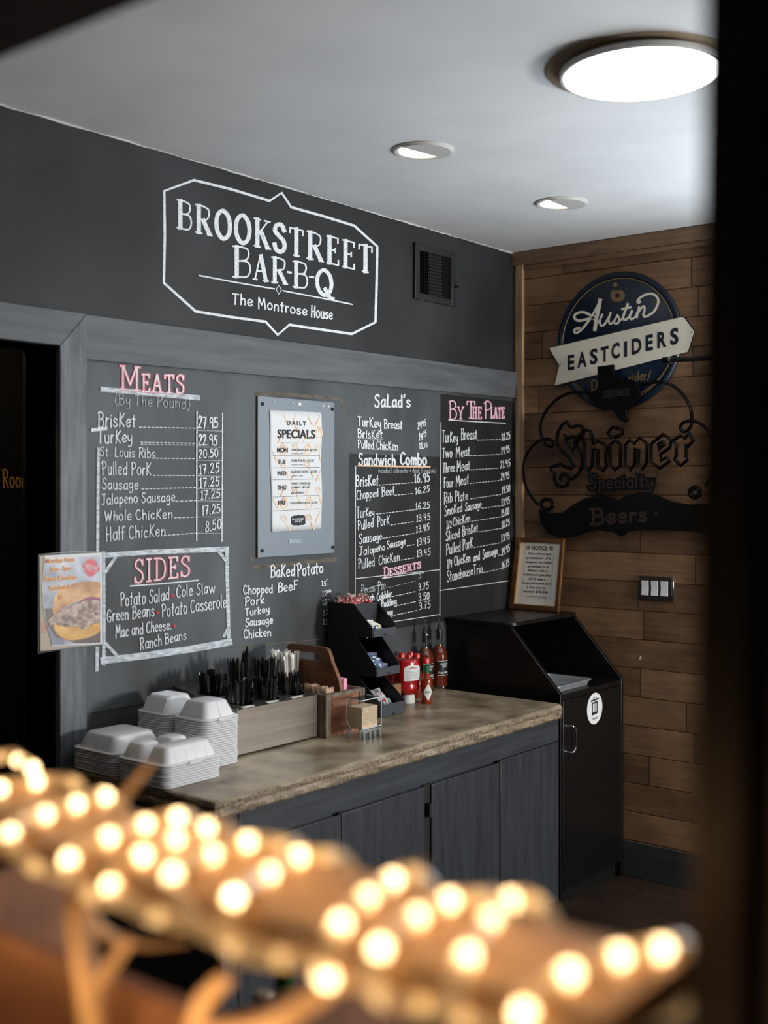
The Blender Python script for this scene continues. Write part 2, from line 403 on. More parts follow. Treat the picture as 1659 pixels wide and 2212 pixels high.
def write(mb, key, s, x0, y0, x1, y1, h0, h1=None, w=8, plane=('y', -0.0062), font=None, jit=1.0, wt=1.7):
    """letter the string s on a plane: baseline ends and cap heights measured on the photograph"""
    font = font or G; h1 = h1 or h0
    gap = 14.0; tot = 0; adv = []
    for ch in s:
        if ch == ' ': adv.append(tot); tot += 34; continue
        g = font.get(ch) or G[ch]; adv.append(tot); tot += g[0]+gap
    tot -= gap
    for ch, a in zip(s, adv):
        if ch == ' ': continue
        g = font.get(ch) or G[ch]; dy = R.uniform(-3, 3)*jit; sl = R.uniform(-0.05, 0.05)*jit
        for pts, smooth, thick in g[1]:
            pts = [(p[0]+a+p[1]*sl, p[1]+dy) for p in pts]
            loop = smooth and len(pts) > 3 and pts[0] == pts[-1]
            if loop: pts = pts[:-1]
            if smooth: pts = [tuple(q[:2]) for q in catmull([(p[0], p[1], 0) for p in pts], 4, loop)]
            q2 = []
            for x, y in pts:
                t = x/tot; h = h0+(h1-h0)*t
                q2.append((x0+(x1-x0)*t, y0+(y1-y0)*t-y/100*h))
            for q3 in ([q2] if smooth else [q2[i:i+2] for i in range(len(q2)-1)]):
                pl = lift(mb, plane); ribbon(mb, q3, w*(wt if thick else 1), lambda x, y: pt(key, x, y, pl), loop)
def line(mb, key, pts, w, plane=('y', -0.0062), closed=False, wob=0.0):
    q = []
    n = len(pts)
    for i in range(n if closed else n-1):
        a, b = pts[i], pts[(i+1) % n]
        k = max(1, int(math.hypot(b[0]-a[0], b[1]-a[1])/60)) if wob else 1
        for j in range(k): q.append((a[0]+(b[0]-a[0])*j/k+(R.uniform(-wob, wob) if j else 0), a[1]+(b[1]-a[1])*j/k+(R.uniform(-wob, wob) if j else 0)))
    if not closed: q.append(pts[-1])
    pl = lift(mb, plane); ribbon(mb, q, w, lambda x, y: pt(key, x, y, pl), closed)
def dashes(mb, key, x0, y0, x1, y1, w, n, plane=('y', -0.0062)):
    for i in range(n):
        a, b = (i+0.12)/n, (i+0.7)/n
        line(mb, key, [(x0+(x1-x0)*a, y0+(y1-y0)*a), (x0+(x1-x0)*b, y0+(y1-y0)*b)], w, plane)
def fill(mb, key, pts, plane):
    mb.add([pt(key, x, y, plane) for x, y in pts], [list(range(len(pts)))])
def printed(mb, key, s, x0, y0, x1, y1, h0, h1=None, plane=('y', 0), bold=0.0):
    """printed type: the outlines of the built-in face laid on the plane"""
    h1 = h1 or h0
    c = bpy.data.curves.new('type', 'FONT'); c.body = s; c.offset = bold; c.resolution_u = 3
    o = bpy.data.objects.new('type', c); me = bpy.data.meshes.new_from_object(o)
    vs = [v.co.copy() for v in me.vertices]; fs = [list(p.vertices) for p in me.polygons]
    bpy.data.objects.remove(o); bpy.data.curves.remove(c); bpy.data.meshes.remove(me)
    xa = min(v.x for v in vs); xb = max(v.x for v in vs)
    out = []
    for v in vs:
        t = (v.x-xa)/(xb-xa); h = h0+(h1-h0)*t
        out.append(pt(key, x0+(x1-x0)*t, y0+(y1-y0)*t-v.y/0.729*h, plane))
    mb.add(out, fs)
# ------------------------------------------------------------------ the setting
def struct(mb, name, m, parent=None, **k):
    o = mb.build(name, m, parent, **k)
    if parent is None: o['kind'] = 'structure'
    return o
XL, YF = -7.2, -4.7
struct(MB().box(XL, 0.15, YF-0.15, 2.2, -0.12, 0), 'floor', M['floor'], smooth=False)
struct(MB().box(XL, 0.15, YF-0.15, 2.2, CEIL, CEIL+0.12), 'ceiling', M['ceiling'], smooth=False)
DX0, DX1, DZ = -3.52, -2.553, 2.113      # door opening
wb = struct(MB().box(DX1, 0.15, 0, 0.15, 0, CEIL).box(DX0, DX1, 0, 0.15, DZ, CEIL).box(XL, DX0, 0, 0.15, 0, CEIL), 'wall_back', M['board_upper'], smooth=False)
# plank wall, every board with its own bevelled groove
mb = MB(); z = 0.155; top = 2.735; pitch = 0.1255; zz = 0.0285+pitch
edges = [0.0]
while zz < top: edges.append(zz); zz += pitch
edges.append(top)
Z0 = 0.0285
for a, b in zip(edges[:-1], edges[1:]):
    mb.add([(0.0, 0, a+0.003), (0.0, -1.25, a+0.003), (0.0, -1.25, b-0.003), (0.0, 0, b-0.003),
            (0.006, 0, a), (0.006, -1.25, a), (0.006, -1.25, b), (0.006, 0, b)],
           [(0, 1, 2, 3), (4, 5, 1, 0), (3, 2, 6, 7)])
mb.box(0.006, 0.15, 0.0, -1.25, 0, CEIL)
mb.box(0.0, 0.15, YF, -1.25, 0, 0.9).box(0.0, 0.15, YF, -1.25, 2.6, CEIL).box(0.0, 0.15, -1.5, -1.25, 0.9, 2.6).box(0.0, 0.15, YF, -3.25, 0.9, 2.6)
struct(mb, 'wall_right', M['wood_wall'], fix=False, smooth=False)
struct(MB().box(XL-0.15, XL, YF, 0, 0, CEIL), 'wall_left', M['room_wall'], smooth=False)
struct(MB().box(XL, -1.2, YF-0.15, YF, 0, CEIL).box(-1.2, 0, YF-0.15, YF, 0, 0.75).box(-1.2, 0, YF-0.15, YF, 2.0, CEIL), 'wall_front', M['room_wall'], smooth=False)
wf = struct(MB().box(-1.2, -1.14, YF-0.1, YF-0.02, 0.75, 2.0).box(-0.06, 0.0, YF-0.1, YF-0.02, 0.75, 2.0).box(-1.14, -0.06, YF-0.1, YF-0.02, 0.75, 0.81).box(-1.14, -0.06, YF-0.1, YF-0.02, 1.94, 2.0), 'window_1', M['trim'])
struct(MB().box(0.03, 0.11, -1.56, -1.5, 0.9, 2.6).box(0.03, 0.11, -3.25, -3.19, 0.9, 2.6).box(0.03, 0.11, -3.19, -1.56, 0.9, 0.96).box(0.03, 0.11, -3.19, -1.56, 2.54, 2.6).box(0.05, 0.09, -2.4, -2.35, 0.96, 2.54), 'window_2', M['trim'])
# the unlit passage beyond the doorway
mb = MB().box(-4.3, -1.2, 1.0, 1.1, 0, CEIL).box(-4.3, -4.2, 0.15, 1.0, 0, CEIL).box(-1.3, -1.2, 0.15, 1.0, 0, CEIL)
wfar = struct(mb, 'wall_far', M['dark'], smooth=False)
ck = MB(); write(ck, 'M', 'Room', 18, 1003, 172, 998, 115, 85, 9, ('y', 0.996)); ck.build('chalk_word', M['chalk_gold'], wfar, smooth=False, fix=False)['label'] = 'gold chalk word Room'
pl_ = bpy.data.lights.new('passage_fill', 'POINT'); pl_.energy = 9; pl_.color = (1, 0.75, 0.45); pl_.shadow_soft_size = 0.05; po_ = bpy.data.objects.new('passage_fill', pl_); COL.objects.link(po_); po_.location = (-2.75, 0.5, 2.6)  # unseen fill light added so the gold word shows in the passage
# door casing: reveal, upright and mitred head board
struct(MB().box(DX1, DX1+0.02, 0.001, 0.165, 0, DZ).box(DX0, DX1, 0.001, 0.165, DZ, DZ+0.02), 'trim_1', M['dark'], smooth=False)
zA = 2.217
struct(MB().prism([(DX1, 0, 0), (-2.456, 0, 0), (-2.456, 0, zA), (DX1, 0, DZ)], (0, -0.024, 0)), 'trim_2', M['trim_v'], bevel=0.002)
struct(MB().prism([(DX1, 0, DZ), (-2.4565, 0, zA+0.001), (-3.7, 0, zA+0.001), (-3.7, 0, DZ)], (0, -0.024, 0)), 'trim_3', M['trim'], bevel=0.002)
struct(MB().prism([(-2.4555, 0, 2.079), (-0.002, 0, 2.112), (-0.002, 0, 2.232), (-2.4555, 0, 2.2175)], (0, -0.02, 0)), 'trim_4', M['trim'], bevel=0.002)
struct(MB().box(-0.018, 0, -0.052, -0.012, 0, 2.735).box(-0.010, 0, -0.012, 0, 0, 2.75), 'trim_5', M['wood_trim'], bevel=0.002)
struct(MB().box(-0.03, 0.0, YF, 0, 2.728, CEIL-0.001).box(-0.012, 0.0, YF, 0, 2.705, 2.728), 'trim_6', M['wood_beam'], bevel=0.003)
struct(MB().box(-0.016, 0, YF, -0.0, 0, 0.152), 'baseboard_right', M['baseboard'], bevel=0.003)
# a bead of white caulk where the dark wall meets the ceiling
mb = MB(); P = []
for i in range(90): P.append((-2.9+2.9*i/89, -0.003+R.uniform(-0.001, 0.001), CEIL-0.003+R.uniform(-0.0015, 0.001)))
mb.tube(P, lambda t: 0.0012+0.0022*abs(math.sin(t*37))*abs(math.sin(t*11)), 6); struct(mb, 'trim_7', M['ceiling'])
# chalkboard panels on the wall
PU, PL = ('y', -0.0012), ('y', -0.0085)
XB = onY(752, 1100).x; XM = onY(949, 1100).x
MB().box(-2.4555, -0.012, -0.006, 0, 0.997, 2.11).build('chalkboard_panel', M['board_grey'], wb, bevel=0.001)['label'] = 'worn grey chalkboard panel'
MB().box(-2.4555, -0.012, -0.003, 0, 0.86, 0.9965).build('lower_panel', M['wall_low'], wb)
zt = onY(752, 980).z
MB().box(XB, XM-0.001, -0.0072, -0.0061, 1.12, zt).build('chalkboard_panel', M['board_black'], wb)['label'] = 'black chalkboard panel of sandwich prices'
MB().box(XM, -0.013, -0.0072, -0.0061, 1.12, 2.095).build('chalkboard_panel', M['board_black'], wb)['label'] = 'black chalkboard panel of plate prices'
# scuffed old edges on the board
mb = MB()
line(mb, '1', [(500, 1399), (560, 1393), (640, 1386), (700, 1380)], 2.0, ('y', -0.0066), wob=1)
line(mb, '1', [(545, 1208), (545, 1226), (620, 1220), (725, 1208)], 9, ('y', -0.0066), wob=1.5)
line(mb, '1', [(553, 850), (640, 853), (735, 862), (744, 890)], 7, ('y', -0.0066), wob=1.5)
mb.build('scuff_mark', M['scuff'], wb, smooth=False, fix=False)
# ------------------------------------------------------------------ chalk: the sign above the trim
c = MB()
line(c, 'A', [(710,425),(838,378),(1000,418),(1165,468),(1217,433),(1258,495),(1390,532),(1530,575),(1630,665),(1627,830),(1622,992),(1520,1043),(1390,1024),(1250,1003),(1200,1047),(1148,990),(1000,970),(845,945),(708,822),(712,620)], 11, PU, True)
write(c, 'A', 'BROOKSTREET', 764, 583, 1610, 781, 120, 114, 7, PU, SG, 0.2, 2.6)
write(c, 'A', 'B', 1004, 795, 1086, 800, 132, 128, 7, PU, SG, 0, 2.6)
write(c, 'A', 'AR', 1094, 805, 1242, 828, 105, 108, 7, PU, SG, 0, 2.4)
line(c, 'A', [(1243, 775), (1258, 778)], 9, PU); line(c, 'A', [(1338, 795), (1354, 798)], 9, PU)
write(c, 'A', 'B', 1264, 838, 1332, 848, 110, 110, 7, PU, SG, 0, 2.4)
write(c, 'A', 'Q', 1364, 866, 1440, 884, 105, 108, 7, PU, SG, 0, 2.4)
line(c, 'A', [(860, 790), (1020, 820), (1185, 848)], 6, PU); line(c, 'A', [(1222, 856), (1380, 886), (1522, 915)], 6, PU)
line(c, 'A', [(1204, 832), (1216, 851), (1205, 871), (1193, 850)], 4, PU, True)
write(c, 'A', 'The', 1003, 913, 1090, 922, 46, 44, 6, PU); write(c, 'A', 'Montrose', 1116, 932, 1326, 962, 48, 40, 6, PU); write(c, 'A', 'House', 1344, 968, 1436, 980, 50, 44, 6, PU)
c.build('chalk_sign', M['chalk'], wb, smooth=False, fix=False)['label'] = 'white chalk sign with bordered serif lettering above the menu'
# ------------------------------------------------------------------ chalk: meats by the pound
c = MB(); f = MB(); p = MB(); h = MB(); 
for mb, w in ((p, 17), (c, 7.5)):
    pl = PL if mb is p else ('y', -0.0089)
    write(mb, 'M', 'M', 736, 398, 858, 408, 142, 142, w, pl, SG, 0, 1.0); write(mb, 'M', 'EATS', 868, 412, 1130, 426, 104, 112, w, pl, SG, 0, 1.0)
line(h, 'M', [(625, 400), (800, 413), (1000, 432), (1215, 452)], 30, PL)
write(f, 'M', '(By The Pound)', 702, 492, 1164, 520, 64, 70, 4.5, PL)
rows = [('BrisKet', 600, 632, 830, 628, 96, 74, 9, 850, 632, 1205, 638, '27.95', 1213, 640, 1335, 637, 74, 64),
 ('TurKey', 600, 732, 808, 722, 88, 66, 9, 858, 724, 1200, 731, '22.95', 1215, 741, 1330, 742, 66, 60),
 ('St. Louis Ribs', 612, 806, 950, 822, 54, 64, 6, 953, 822, 1200, 824, '20.50', 1217, 822, 1336, 812, 52, 50),
 ('Pulled PorK', 625, 924, 925, 926, 84, 74, 7, 935, 927, 1200, 928, '17.25', 1220, 919, 1343, 905, 56, 56),
 ('Sausage', 625, 1012, 845, 1012, 66, 62, 7, 865, 1010, 1205, 1002, '17.25', 1222, 1000, 1343, 988, 56, 52),
 ('Jalapeno Sausage', 622, 1106, 1070, 1086, 66, 58, 7, 1072, 1086, 1215, 1081, '17.25', 1228, 1076, 1347, 1060, 54, 50),
 ('Whole ChicKen', 640, 1208, 1055, 1190, 62, 60, 7, 1065, 1187, 1215, 1182, '17.25', 1236, 1171, 1350, 1155, 56, 52),
 ('Half ChicKen', 650, 1330, 1012, 1296, 88, 66, 7, 1000, 1296, 1215, 1280, '8.50', 1258, 1273, 1355, 1252, 62, 58)]
for s, x0, y0, x1, y1, h0, h1, w, a, b, d, e, pr, q0, r0, q1, r1, k0, k1 in rows:
    write(c, 'M', s, x0, y0, x1, y1, h0, h1, w*0.82, PL); dashes(c, 'M', a, b, d, e, 5, int((d-a)/24), PL); write(c, 'M', pr, q0, r0, q1, r1, k0, k1, 7.5 if r0 < 760 else 6, PL)
line(c, 'M', [(565, 650), (650, 640)], 20, PL)
dashes(c, 'M', 860, 737, 1200, 742, 4, 14, PL)
line(c, 'M', [(1207, 535), (1205, 930), (1205, 1325)], 8, PL); line(c, 'M', [(1363, 545), (1362, 900), (1360, 1332)], 6, PL)
for a in [(1205,652,1360,656),(1210,752,1365,755),(1205,835,1362,838),(1205,930,1360,933),(1205,1008,1370,1010),(1205,1083,1362,1085),(1205,1180,1360,1183),(1205,1280,1365,1284)]: line(f, 'M', [a[:2], a[2:]], 3.5, PL)
line(h, 'M', [(603, 762), (600, 1100), (598, 1390)], 18, PL); line(h, 'M', [(596, 1985), (594, 2122)], 20, PL)
c.build('chalk_menu', M['chalk'], wb, smooth=False, fix=False)['label'] = 'white chalk list of meats and prices by the pound'
f.build('chalk_rule', M['chalk_faint'], wb, smooth=False, fix=False)
h.build('chalk_bar', M['chalk_hatch'], wb, smooth=False, fix=False)
p.build('chalk_heading', M['chalk_pink'], wb, smooth=False, fix=False)['label'] = 'pink outlined chalk heading Meats'
# sides panel
c = MB(); p = MB(); h = MB(); d = MB()
for mb, w in ((p, 15), (c, 6.5)):
    write(mb, 'M', 'SIDES', 822, 1588, 1165, 1540, 142, 118, w, PL if mb is p else ('y', -0.0089), SG, 0, 1.0)
line(c, 'M', [(797, 1605), (1000, 1590), (1213, 1570)], 8, PL)
for s, x0, y0, x1, y1, h0, h1 in [('Potato Salad', 738, 1733, 1035, 1692, 84, 78), ('Cole Slaw', 1080, 1678, 1318, 1645, 74, 66), ('Green Beans', 655, 1825, 945, 1788, 72, 78), ('Potato Casserole', 992, 1797, 1386, 1735, 80, 80), ('Mac and Cheese.', 708, 1926, 1050, 1868, 78, 60), ('Ranch Beans', 858, 1998, 1140, 1930, 76, 56)]:
    write(c, 'M', s, x0, y0, x1, y1, h0, h1, 5.8, PL)
for x, y in ((1055, 1665), (966, 1767), (1068, 1850)):
    fill(d, 'M', [(x+9*math.cos(a*0.6283), y+10*math.sin(a*0.6283)) for a in range(10)], ('y', -0.0086))
line(h, 'M', [(628, 1418), (900, 1398), (1392, 1378)], 30, PL); line(h, 'M', [(1388, 1372), (1395, 1660), (1402, 1958)], 22, PL)
line(h, 'M', [(630, 2062), (900, 2030), (1180, 1990), (1408, 1948)], 42, PL); line(h, 'M', [(634, 1400), (636, 1740), (636, 2085)], 22, PL)
for a in [((645, 1520), (705, 1432)), ((1345, 1400), (1392, 1460)), ((650, 1960), (722, 2038)), ((1372, 1910), (1396, 1868))]: line(h, 'M', a, 20, ('y', -0.0088))
c.build('chalk_menu', M['chalk'], wb, smooth=False, fix=False)['label'] = 'white chalk list of side dishes'
h.build('chalk_border', M['chalk_hatch'], wb, smooth=False, fix=False)
p.build('chalk_heading', M['chalk_pink'], wb, smooth=False, fix=False)['label'] = 'pink outlined chalk heading Sides'
d.build('chalk_dot', M['chalk_red'], wb, smooth=False, fix=False)['label'] = 'red chalk dots between the side dishes'
# baked potato
c = MB()
write(c, 'B', 'BaKed', 612, 345, 985, 319, 185, 180, 21, PL); write(c, 'B', 'Potato', 1028, 328, 1425, 272, 205, 165, 21, PL)
for s, x0, y0, x1, y1, h0, h1 in [('Chopped', 185, 605, 640, 578, 135, 130), ('BeeF', 722, 570, 1030, 530, 145, 140), ('Pork', 205, 790, 512, 745, 135, 125), ('Turkey', 212, 945, 590, 885, 115, 105), ('Sausage', 215, 1110, 640, 1055, 125, 110), ('Chicken', 192, 1295, 612, 1250, 140, 120)]:
    write(c, 'B', s, x0, y0, x1, y1, h0, h1, 19, PL)
for s, x0, y0, x1, y1, h0 in [('15', 1402, 467, 1472, 475, 76), ('12', 1410, 637, 1490, 630, 82), ('50', 1495, 580, 1548, 575, 44), ('15', 1415, 772, 1480, 760, 84), ('12', 1430, 942, 1502, 918, 82), ('50', 1505, 860, 1548, 855, 44), ('12', 1425, 1072, 1500, 1080, 84), ('50', 1505, 1015, 1545, 1010, 38)]:
    write(c, 'B', s, x0, y0, x1, y1, h0, None, 11, PL)
line(c, 'B', [(1475, 387), (1503, 362)], 9, PL); line(c, 'B', [(1486, 692), (1532, 686)], 9, PL)
c.build('chalk_menu', M['chalk'], wb, smooth=False, fix=False)['label'] = 'white chalk list of baked potatoes'
# salads
c = MB(); f = MB()
write(c, 'S', "SaLad's", 522, 292, 1100, 296, 205, 190, 27, PL)
for s, x0, y0, x1, y1, h0, h1, w in [('TurKey', 245, 600, 625, 640, 150, 150, 19), ('Breast', 678, 640, 970, 655, 150, 130, 19), ('BrisKet', 248, 795, 650, 805, 135, 130, 17), ('Pulled ChicKen', 248, 962, 902, 1000, 130, 140, 17),
    ('14', 1222, 655, 1292, 640, 108, 108, 15), ('95', 1290, 612, 1357, 605, 80, 120, 12), ('14', 1238, 832, 1306, 828, 108, 108, 15), ('95', 1310, 782, 1362, 775, 80, 110, 12), ('11.', 1248, 975, 1325, 968, 92, 92, 15), ('75', 1325, 960, 1380, 950, 72, 70, 12)]:
    write(c, 'S', s, x0, y0, x1, y1, h0, h1, w, PL)
line(f, 'S', [(230, 803), (650, 820)], 9, PL); line(f, 'S', [(420, 985), (900, 1002)], 5, PL)
c.build('chalk_menu', M['chalk'], wb, smooth=False, fix=False)['label'] = 'white chalk list of salads'
# sandwich combo and desserts
c = MB(); p = MB(); o = MB()
write(c, 'S', 'Sandwich', 265, 1235, 860, 1245, 185, 180, 23, PL); write(c, 'S', 'Combo', 938, 1230, 1365, 1250, 190, 200, 27, PL)
line(o, 'S', [(255, 1250), (800, 1262), (1425, 1270)], 27, PL)
write(f, 'S', 'includes 1 side order + drink (Fountain)', 582, 1368, 1522, 1362, 70, 72, 6, PL)
write(c, 'S', 'BrisKet', 215, 1598, 582, 1570, 185, 165, 17, PL); dashes(c, 'S', 590, 1570, 1165, 1526, 12, 11, PL); write(c, 'S', '16.95', 1168, 1525, 1418, 1510, 140, 140, 16, PL)
for s, x0, y0, x1, y1, h0, h1 in [('Chopped', 215, 212, 550, 160, 150, 120), ('Beef', 605, 165, 800, 128, 150, 125), ('TurKey', 220, 500, 487, 452, 180, 110), ('Pulled', 235, 685, 475, 625, 150, 130), ('PorK', 535, 628, 722, 585, 165, 130), ('Sausage', 258, 890, 605, 825, 155, 110),
    ('Jala', 252, 1080, 470, 1030, 145, 110), ('peno', 470, 1030, 650, 980, 110, 100), ('Sausage', 685, 970, 970, 895, 125, 105), ('Pulled', 242, 1280, 492, 1232, 160, 135), ('ChicKen', 558, 1218, 877, 1148, 140, 130)]:
    write(c, 'D', s, x0, y0, x1, y1, h0, h1, 12.5, PL)
line(c, 'D', [(552, 930), (575, 918), (592, 924)], 8, PL)
for a, b, d_, e in [(800, 142, 1095, 115), (515, 433, 1165, 358), (735, 602, 1110, 547), (612, 808, 1115, 728), (988, 922, 1118, 902), (890, 1143, 1115, 1105), (755, 1706, 1135, 1624), (838, 1843, 1138, 1780), (785, 1994, 1160, 1914)]:
    dashes(c, 'D', a, b, d_, e, 11, max(3, int((d_-a)/48)), PL)
for s, x0, y0, x1, y1, h0 in [('16.25', 1120, 128, 1338, 88, 98), ('16.25', 1122, 362, 1342, 342, 100), ('13.45', 1135, 547, 1352, 515, 102), ('13.45', 1132, 722, 1335, 675, 100), ('13.45', 1142, 922, 1342, 876, 105), ('13.45', 1142, 1095, 1355, 1060, 105), ('3.75', 1168, 1608, 1325, 1582, 105), ('3.50', 1168, 1768, 1338, 1740, 108), ('3.75', 1180, 1908, 1355, 1872, 112)]:
    write(c, 'D', s, x0, y0, x1, y1, h0, None, 11, PL)
for mb, w, pl in ((p, 20, PL), (c, 8, ('y', -0.0089))):
    write(mb, 'D', 'D', 630, 1412, 715, 1388, 150, 150, w, pl, SG, 0, 1.2); write(mb, 'D', 'ESSERTS', 722, 1385, 1208, 1258, 110, 95, w, pl, SG, 0, 1.2)
line(c, 'D', [(205, 1425), (660, 1378), (1120, 1330), (1495, 1290)], 10, PL); line(c, 'D', [(610, 1425), (930, 1378), (1250, 1335)], 13, PL)
line(c, 'D', [(285, 1615), (420, 1570), (560, 1525), (660, 1512)], 8, PL)
write(f, 'D', 'Pecan', 290, 1655, 498, 1622, 135, 90, 9, PL); write(f, 'D', 'Pie', 545, 1622, 660, 1580, 150, 120, 11, PL); dashes(f, 'D', 668, 1572, 1142, 1460, 7, 10, PL); write(f, 'D', '3.', 1165, 1435, 1232, 1405, 120, None, 8, PL)
write(c, 'D', 'Peach', 285, 1800, 488, 1752, 105, 95, 14, PL); write(c, 'D', 'Cobbler', 530, 1770, 760, 1702, 118, 105, 14, PL); write(c, 'D', 'Pudding', 598, 1872, 830, 1820, 110, 100, 14, PL); write(c, 'D', 'ing', 692, 2000, 770, 1978, 90, None, 14, PL)
line(c, 'D', [(800, 2087), (1150, 2035), (1490, 1980)], 11, PL)
line(c, '1', [(768.3, 1007), (767.5, 1150), (767, 1296)], 1.7, PL); line(c, '1', [(952.6, 912), (951, 1120), (950.2, 1330)], 1.4, PL)
c.build('chalk_menu', M['chalk'], wb, smooth=False, fix=False)['label'] = 'white chalk list of sandwich combos and desserts'
p.build('chalk_heading', M['chalk_magenta'], wb, smooth=False, fix=False)['label'] = 'pink chalk heading Desserts'
o.build('chalk_bar', M['chalk_peach'], wb, smooth=False, fix=False)['label'] = 'peach chalk underline'
f.build('chalk_note', M['chalk_faint'], wb, smooth=False, fix=False)['label'] = 'faint rubbed chalk notes and struck out pie'
# plates
c = MB(); p = MB()
for mb, w, pl in ((p, 15, PL), (c, 5, ('y', -0.0089))):
    for s, x0, y0, x1, y1, h0 in [('B', 155, 236, 240, 236, 205), ('Y', 248, 232, 320, 232, 132), ('T', 350, 222, 446, 225, 188), ('HE', 414, 228, 516, 230, 128), ('P', 545, 226, 625, 226, 190), ('LATE', 618, 222, 770, 222, 118)]:
        write(mb, 'L', s, x0, y0, x1, y1, h0, None, w, pl, SG if s in 'THELATEY' else G, 0, 1.2)
line(c, 'L', [(150, 243), (450, 262), (782, 280)], 9, PL)
for s, x0, y0, x1, y1, h0, h1 in [('TurKey', 78, 495, 250, 485, 140, 100), ('Breast', 288, 462, 465, 452, 128, 105), ('Two', 80, 665, 188, 655, 112, 105), ('Meat', 232, 662, 385, 640, 120, 105), ('Three', 85, 832, 218, 812, 112, 95), ('Meat', 243, 822, 387, 795, 122, 100), ('Four', 97, 996, 200, 985, 120, 95), ('Meat', 232, 990, 372, 950, 122, 110),
    ('Rib', 97, 1182, 190, 1148, 140, 100), ('Plate', 222, 1155, 360, 1130, 120, 95), ('SmoKed', 103, 1312, 300, 1260, 110, 100), ('Sausage', 333, 1258, 512, 1215, 95, 80), ('1/2', 125, 1452, 182, 1442, 95, 70), ('ChicKen', 198, 1425, 387, 1370, 95, 90), ('Sliced', 120, 1592, 272, 1545, 110, 95), ('BrisKet', 303, 1540, 475, 1480, 120, 90),
    ('Pulled', 122, 1748, 282, 1698, 125, 110), ('PorK', 305, 1698, 418, 1655, 125, 105), ('1/4', 135, 1895, 187, 1875, 100, 80), ('ChicKen', 213, 1865, 390, 1815, 105, 95), ('and', 422, 1818, 495, 1795, 80, 100), ('Sausage', 530, 1788, 692, 1728, 105, 75), ('Stonehouse', 133, 2045, 417, 1962, 125, 95), ('Trio', 428, 1972, 525, 1938, 120, 100)]:
    write(c, 'L', s, x0, y0, x1, y1, h0, h1, 7.6, PL)
for a, b, d_, e in [(468, 466, 740, 458), (385, 640, 732, 625), (388, 798, 708, 778), (385, 948, 722, 915), (388, 1120, 738, 1070), (515, 1225, 730, 1195), (400, 1370, 735, 1318), (483, 1488, 740, 1446), (428, 1661, 728, 1607), (696, 1747, 742, 1742), (526, 1941, 742, 1892)]:
    dashes(c, 'L', a, b, d_, e, 6.5, max(2, int((d_-a)/31)), PL)
for s, x0, y0, x1, y1 in [('18.25', 740, 472, 832, 450), ('19.95', 735, 625, 827, 600), ('21.95', 724, 782, 832, 755), ('24.95', 730, 915, 822, 892), ('19.50', 740, 1065, 832, 1035), ('13.95', 735, 1202, 827, 1172), ('15.00', 735, 1322, 822, 1292), ('18.25', 738, 1452, 827, 1412), ('13.95', 735, 1600, 825, 1562), ('14.95', 740, 1748, 827, 1700), ('16.75', 740, 1902, 822, 1858)]:
    write(c, 'L', s, x0, y0, x1, y1, 78, None, 7, PL)
line(c, 'L', [(50, 2138), (430, 2085), (820, 2030)], 7, PL)
c.build('chalk_menu', M['chalk'], wb, smooth=False, fix=False)['label'] = 'white chalk list of plates and prices'
p.build('chalk_heading', M['chalk_magenta'], wb, smooth=False, fix=False)['label'] = 'pink outlined chalk heading By The Plate'
# ------------------------------------------------------------------ ceiling lights
_pt0 = pt
def pt(key, x, y, plane):
    if plane[0] == 'p':
        a, b, s = CROP[key]; d = ray(a+x/s, b+y/s); p0, n = plane[1], plane[2]
        return CAM + d*((p0-CAM).dot(n)/d.dot(n))
    return _pt0(key, x, y, plane)
M['white_metal'] = mat('white lamp metal', (196, 194, 190), 0.45)
M['tan_plate'] = mat('tan ceiling plate', (150, 133, 110), 0.7)
M['lamp_cool'] = emit('cool lamp diffuser', (1.0, 0.99, 0.97), 14)
M['lamp_warm'] = emit('warm lamp glow', (1.0, 0.84, 0.58), 6)
L0 = (-1.868, -1.562); L1 = (-1.885, -1.5785); ZL = 2.756
t = thing('ceiling_lamp', 'large round lit disc lamp on a tan ceiling plate', 'ceiling light', (L0[0], L0[1], CEIL))
MB().lathe([(0.24, CEIL-0.0005), (0.24, CEIL-0.004), (0.237, CEIL-0.006), (0.0005, CEIL-0.006)], (L0[0], L0[1], 0), 72, cap=False).build('mounting_plate', M['tan_plate'], t)
MB().lathe([(0.150, CEIL-0.0062), (0.150, ZL+0.024), (0.202, ZL+0.018), (0.2095, ZL+0.014), (0.2095, ZL+0.003), (0.2065, ZL), (0.199, ZL), (0.198, ZL+0.003)], (L1[0], L1[1], 0), 72, cap=False).build('lamp_ring', M['white_metal'], t)
MB().lathe([(0.0005, ZL+0.0025), (0.1985, ZL+0.0025)], (L1[0], L1[1], 0), 72, cap=False).build('diffuser', M['lamp_cool'], t)
def downlight(x, y, lab, ang):
    t = thing('recessed_light', lab, 'ceiling light', (x, y, CEIL), 'recessed ceiling lights')
    MB().lathe([(0.0995, CEIL-0.0005), (0.0995, CEIL-0.004), (0.093, CEIL-0.007), (0.082, CEIL-0.005), (0.081, CEIL-0.001)], (x, y, 0), 48, cap=False).build('trim_ring', M['white_metal'], t)
    MB().lathe([(0.0005, CEIL-0.0015), (0.0815, CEIL-0.0015)], (x, y, 0), 48, cap=False).build('lamp_face', M['lamp_warm'], t)
    # the half-round flap that covers the far side of the opening
    P = [(x+0.0935*math.cos(math.radians(ang)+math.pi*k/24), y+0.0935*math.sin(math.radians(ang)+math.pi*k/24), CEIL-0.0075) for k in range(25)]
    MB().prism(P, (0, 0, -0.003)).build('half_cover', M['white_metal'], t)
    return t
downlight(-1.617, -0.672, 'half covered recessed ceiling light nearer the large lamp', 171-360)
downlight(-0.722, -0.666, 'half covered recessed ceiling light nearest the corner of the room', 181-360)
